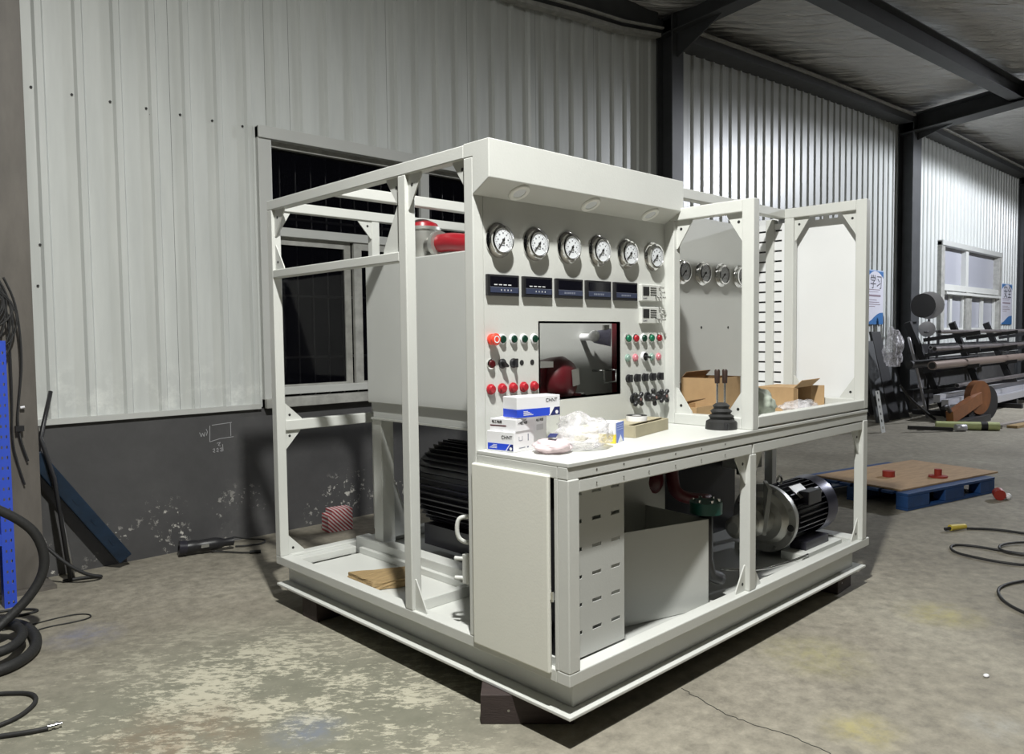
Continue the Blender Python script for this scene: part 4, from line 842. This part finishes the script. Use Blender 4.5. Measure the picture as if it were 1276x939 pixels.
# ================================================================== right side of the hall
pal = thing('blue_pallet', 'dark blue plastic pallet on the floor right of the bench', 'pallet', (4.50, .50, FZ), math.radians(-12.5))
for y0 in (0, .44, .90):
    for x0, w in ((0, .30), (.52, .28), (1.05, .23)): MB().box(x0, x0+w, y0, y0+.10, .018, .115).build('foot_block', PALLETB, pal, bevel=.006, local=True)
    MB().box(0, 1.28, y0, y0+.10, 0, .018).build('skid', PALLETB, pal, bevel=.003, local=True)
for k in range(8): MB().box(0, 1.28, .128*k, .128*k+.10, .115, .138).build('deck_slat', PALLETB, pal, bevel=.003, local=True)
ply = MB().box(0, 1.45, 0, .80, 0, .015).build('plywood_sheet', PLY, bevel=.002); ply.location = (4.56, .57, .0285); ply.rotation_euler.z = math.radians(-12.5)
tag(ply, 'worn brown plywood sheet lying on the blue pallet', 'board')
def redcap(name, lb, loc, flat=False):
    t = thing(name, lb, 'fitting', loc); mb = MB()
    mb.lathe((0, 0, 0), (0, 0, 1), [(0, 0), (.075, 0), (.075, .014), (.03, .018), (.03, .07), (0, .07)], 18) if not flat else mb.lathe((0, 0, 0), (0, 0, 1), [(0, 0), (.05, 0), (.05, .05), (0, .05)], 16)
    mb.build('fitting_body', mat('matt_red_plastic', (.30, .03, .02), .5) if 'matt_red_plastic' not in bpy.data.materials else bpy.data.materials['matt_red_plastic'], t, local=True); return t
redcap('red_fitting', 'red flanged plastic fitting standing on the plywood right of the middle', (5.33, .545, .0437)); redcap('red_fitting', 'small plain red fitting on the plywood next to the bench post', (5.08, .86, .0437), True)
fc2 = thing('red_white_fitting', 'red and white plastic fitting lying on the floor beside the blue pallet', 'fitting', (5.45, .10, FZ))
MB().cyl((-.03, 0, .045), (.03, .03, .055), .045, seg=16).build('fitting_body', bpy.data.materials['matt_red_plastic'], fc2, local=True); MB().sph((.055, -.035, .028), .028, 12, 8).build('white_end', PAPER, fc2, local=True)
tag(MB().sph((1.63, -.803, FZ+.006), 1, 10, 6, (.016, .011, .006)).build('paper_scrap', PAPER), 'tiny white scrap on the open floor at the right', 'scrap')
ec = thing('extension_cable', 'thin dark cable with a yellow plug looping across the floor at the right edge', 'cable', (3.8, -.2, FZ))
MB().tube([(4.187, -.006, -.1), (4.295, -.153, -.1), (4.305, -.325, -.1), (4.29, -.50, -.1), (4.15, -.75, -.1)], .009, 6, 2).build('cord', RUBBER, ec)
MB().tube([(3.75, -.82, -.1), (3.546, -.596, -.1), (3.45, -.52, -.1), (3.425, -.375, -.1), (3.437, -.264, -.1), (3.468, -.142, -.1), (3.585, -.075, -.1), (3.672, -.082, -.1), (3.718, -.186, -.1), (3.715, -.346, -.1), (3.721, -.458, -.1), (3.80, -.70, -.1)], .008, 6, 2).build('cord', RUBBER, ec)
MB().tube([(4.2, -.62, -.094), (4.021, -.389, -.094), (3.892, -.311, -.094), (3.774, -.3, -.094), (3.674, -.356, -.094), (3.68, -.52, -.094), (3.9, -.75, -.094)], .008, 6, 2).build('cord', RUBBER, ec)
MB().tube([(3.4, -.80, -.1), (3.244, -.66, -.1), (3.121, -.595, -.1), (2.993, -.544, -.1), (2.865, -.53, -.1), (2.74, -.569, -.1), (2.63, -.633, -.1), (2.543, -.726, -.1), (2.50, -.85, -.1), (2.6, -1.0, -.1)], .008, 6, 2).build('cord', RUBBER, ec)
YEL = mat('yellow_plastic', (.55, .43, .07), .5)
MB().cyl((4.06, .065, -.085), (4.18, .005, -.085), .022, .018, seg=12).build('yellow_plug', YEL, ec); MB().cyl((4.02, .085, -.09), (4.06, .065, -.088), .012, seg=8).build('plug_pins', BLACK, ec)
# bar rack
rack = thing('bar_rack', 'dark steel cantilever rack for long bars below the far window', 'rack', (13.4, 2.7, FZ))
BRK = mat('black_rack_steel', (.02, .02, .022), .5)
for x in (11.9, 14.1, 16.2):
    MB().bar((x+.25, 2.55, FZ), (x-.15, 3.05, 1.45), .10, .10, up=(1, 0, 0)).build('upright', BRK, rack); MB().bar((x+.3, 2.0, FZ+.04), (x+.3, 3.1, FZ+.04), .12, .08).build('foot', BRK, rack)
    for z in (1.22, .96, .70, .36): MB().bar((x-.0, 2.85, z-.07), (x+.10, 2.05, z+.05), .06, .06).build('arm', BRK, rack)
    MB().bar((x+.2, 2.75, .3), (x+.9, 2.9, 1.3), .04, .04).build('brace', BRK, rack)
for z in (.25, 1.0): MB().bar((11.75, 3.0, z), (17.2, 3.0, z), .10, .16).build('back_beam', BRK, rack)
BARM = mat('grey_mill_steel', (.22, .20, .20), .38, .6, var=.2); BARL = mat('pale_aluminium_bar', (.55, .55, .58), .35, .5)
bars = ((2.30, 1.285, 10.9, 17.5, .030, BARM, 'thin steel bar on the top arms of the rack'), (2.30, 1.03, 10.7, 17.5, .035, BARM, 'steel bar on the second arms of the rack'), (2.25, .79, 10.45, 17.0, .065, mat('brown_grey_pipe', (.24, .19, .165), .45, .4), 'thick brown grey pipe on the third arms of the rack'),
        (2.28, .43, 11.7, 17.0, .035, BARM, 'steel bar on the lowest arms of the rack'), (2.55, .80, 10.4, 13.6, .06, BRK, 'short dark pipe behind the thick pipe on the rack'), (2.55, 1.04, 11.3, 17.0, .03, BARL, 'pale bar at the back of the second rack arms'))
for y, z, x0, x1, r, m, lb in bars:
    o = thing('steel_bar', lb, 'bar', ((x0+x1)/2, y, z), 0, 'bars on the rack'); MB().cyl((x0, y, z), (x1, y, z), r, seg=12).build('bar', m, o); MB().cyl((x0-.004, y, z), (x0, y, z), r*.75, seg=12).build('bar_end', INK, o)
for k, (y, z) in enumerate(((2.16, .20), (2.28, .27), (2.40, .34))):
    tag(MB().box(11.3, 17.0, y, y+.10, z-.16, z-.04).build('aluminium_profile', BARL, bevel=.004), ('lowest pale aluminium profile of the pile under the rack', 'middle pale aluminium profile of the pile under the rack', 'topmost pale aluminium profile of the pile under the rack')[k], 'profile', 'pale profiles under the rack')
MB_ = [MB().box(x, x+.12, 2.14, 2.52, FZ, .04).build('profile_trestle', BRK) for x in (11.9, 14.6)]
for o, lb in zip(MB_, ('left black trestle under the pale profiles', 'right black trestle under the pale profiles')): tag(o, lb, 'trestle', 'trestles under the profiles')
# round lamp shades on a stand
fan = thing('dish_stand', 'thin stand with a black dish and a pale dish before the far wall', 'stand', (12.4, 2.9, FZ))
MB().tube([(12.45, 2.95, FZ), (12.45, 2.95, 1.95)], .02, 8).build('pole', BRK, fan)
MB().lathe((11.98, 2.90, 1.72), (-.75, -.66, 0), [(0, 0), (.20, .0), (.20, .02), (0, .025)], 24).build('black_dish', INK, fan); MB().lathe((12.28, 2.90, 1.73), (-.95, -.30, 0), [(0, 0), (.23, .0), (.23, .03), (0, .04)], 24).build('pale_dish', BARL, fan)
MB().lathe((12.20, 2.9, 1.33), (-.95, -.30, 0), [(0, 0), (.13, .0), (.13, .03), (0, .04)], 20).build('pale_dish', BARL, fan)
MB().tube([(12.2, 2.87, 1.66), (12.5, 2.86, 1.74), (12.9, 2.86, 1.75)], .014, 6).build('stay', BRK, fan); MB().tube([(12.0, 2.87, 1.28), (12.7, 2.86, 1.30)], .014, 6).build('stay', BRK, fan)
# cut-off machine
cs_ = thing('cutoff_saw', 'burnt orange cut-off saw with round blade guard in front of the rack', 'saw', (11.3, 1.95, FZ))
MB().lathe((11.55, 1.95, .27), (-.3, -1, 0), [(0, -.05), (.26, -.05), (.26, .05), (0, .05)], 28).build('blade_guard', ORANGEB, cs_); MB().bar((10.45, 2.0, .04), (11.55, 1.93, .27), .10, .18).build('saw_arm', ORANGEB, cs_)
MB().lathe((11.82, 1.90, .17), (-.3, -1, 0), [(0, -.04), (.27, -.04), (.27, .02), (0, .02)], 28).build('motor_cover', BRK, cs_); MB().box(10.6, 11.9, 1.85, 2.10, FZ, -.01).build('saw_base', BRK, cs_)
MB().tube([(10.5, 2.0, .1), (10.3, 2.0, .22), (10.15, 2.0, .20)], .03, 8).build('handle', BRK, cs_)
MB().cyl((11.25, 2.05, .0), (11.6, 2.0, .16), .08, seg=12).build('saw_stand', BRK, cs_)
yp = MB().cyl((10.18, 2.10, -.05), (10.56, 1.40, -.05), .058, seg=16); yo = yp.build('painted_pipe', YELLOWG); tag(yo, 'pale yellow green painted pipe lying on the floor before the saw', 'pipe')
MB().cyl((10.56, 1.40, -.05), (10.575, 1.372, -.05), .035, seg=12).build('pipe_end', STEEL, yo); MB().cyl((10.45, 1.603, -.05), (10.49, 1.529, -.05), .0595, seg=16).build('dark_collar', BRK, yo)
tag(MB().bar((9.55, 2.25, -.04), (10.05, 1.85, FZ+.03), .05, .05).build('black_bar', BRK), 'short black steel bar lying on the floor left of the yellow green pipe', 'bar')
tag(MB().tube([(10.10, 1.82, FZ+.05), (10.20, 1.72, FZ+.05)], .05, 12).build('pipe_stub', BARL), 'short pale pipe stub on the floor beside the black bar', 'pipe')
for lb, a, b, w in (('flat pale timber lath on the floor under the profiles, front one', (10.9, 1.55, FZ+.02), (13.6, 1.10, FZ+.05), .10), ('flat brown timber lath on the floor at the right edge', (11.0, 1.35, FZ+.02), (14.5, .85, FZ+.02), .14)):
    tag(MB().bar(a, b, w, .035).build('timber_lath', mat('grey_lath', (.30, .27, .24), .7, var=.2) if 'front' in lb else WOOD), lb, 'lath')
# slotted angle and dark plates leaning by the second column
sa = slotted(MB(), (0, .14), (0, .60), [(.05, .09, .05+.1*k, .09+.1*k) for k in range(6)], lambda u, v: (9.25+u-.30*v*.55, 2.5+.30*v*.3, FZ+v*.98)).build('slotted_angle', GREYW, solid=.004); tag(sa, 'pale slotted steel strip leaning beside the right end of the bench', 'steel strip')
for k, (x, w, h, dx, lb) in enumerate(((10.45, .34, 1.15, .10, 'dark leaning steel plate nearest the bench, left of the column'), (10.95, .30, 1.30, -.06, 'dark tall steel plate in the middle of the leaning plates'), (11.32, .34, .95, .05, 'dark short steel plate leaning against the second column'))):
    tag(MB().hexa(((x, 3.0, FZ), (x+w, 2.96, FZ), (x+w, 3.0, FZ), (x, 3.04, FZ), (x+dx, 3.30, h), (x+w+dx, 3.27, h), (x+w+dx, 3.31, h), (x+dx, 3.34, h))).build('steel_plate', (DARKST, BRK, DARKST)[k], bevel=.004), lb, 'plate', 'dark plates leaning by the column')
tag(MB().tube([(10.80, 2.70, 1.20), (11.18, 2.68, .6), (11.58, 2.67, FZ+.022)], .022, 8, 1).build('leaning_pole', BARL), 'thin pale pole leaning toward the floor left of the rack', 'pole')
tag(MB().tube([(10.2, 2.6, .50), (10.5, 2.58, .30), (11.0, 2.52, .06), (11.4, 2.5, FZ+.02)], .02, 6, 2).build('black_air_hose', RUBBER), 'black air hose drooping from the column to the saw', 'hose')
crumple('plastic_wrap', 'pale crumpled plastic wrap hanging at the left end of the rack', 'film', (10.80, 2.92, .75), (.16, .12, .55), .5, FILM, 44, 16)
# posters
def poster(lb, x0, x1, z0, z1, big, seed):
    t = thing('poster', lb, 'poster', ((x0+x1)/2, 3.48, z0)); y = 3.478
    MB().box(x0, x1, y, y+.012, z0, z1).build('board', mat('poster_paper', (.70, .70, .78), .4) if seed == 1 else bpy.data.materials['poster_paper'], t)
    BL = mat('poster_blue', (.06, .18, .42), .4) if seed == 1 else bpy.data.materials['poster_blue']; LB = mat('poster_light_blue', (.40, .52, .75), .4) if seed == 1 else bpy.data.materials['poster_light_blue']
    H = z1-z0; W_ = x1-x0; n = 14
    hi = [(x0+W_*i/n, z1-.02*H-.0-.12*H*(abs(2*i/n-1)**2)) for i in range(n+1)]
    m = MB()
    m.prism([(x0, y-.002, z1)]+[(a, y-.002, b) for a, b in hi]+[(x1, y-.002, z1)], (0, .002, 0)); m.build('blue_arch', BL, t)
    m = MB().prism([(x0, y-.002, z0)]+[(x1, y-.002, z0)]+[(x1-W_*i/n, y-.002, z0+H*(.13+.09*math.cos(math.pi*(i/n)**1.3))) for i in range(n+1)], (0, .002, 0)); m.build('blue_wave', BL, t)
    MB().box(x0, x1, y-.003, y, z1-.02*H, z1).build('light_edge', LB, t)
    text_obj(big, .30*W_/.62*.78, bpy.data.materials['dial_grey_print'], t, (x0+.16*W_, y-.003, z1-.32*H), (1, 0, 0), (0, 0, 1))
    q = MB(); random.seed(seed)
    for k, (f, w, h) in enumerate(((.36, .7, .012), (.40, .6, .008), (.47, .75, .035), (.55, .5, .010), (.59, .66, .012), (.63, .72, .012), (.67, .4, .010))): q.box(x0+.08*W_, x0+.08*W_+w*W_, y-.003, y, z1-f*H-h*H/2, z1-f*H+h*H/2)
    q.build('small_print', mat('poster_grey_print', (.28, .22, .26), .5) if seed == 1 else bpy.data.materials['poster_grey_print'], t)
    return t
poster('narrow blue and white notice headed with two large characters, beside the bench end', 11.17, 11.83, 1.42, 2.32, '学习', 1)
poster('narrow blue and white notice right of the far window', 18.86, 19.72, 1.435, 2.385, '安全', 2)
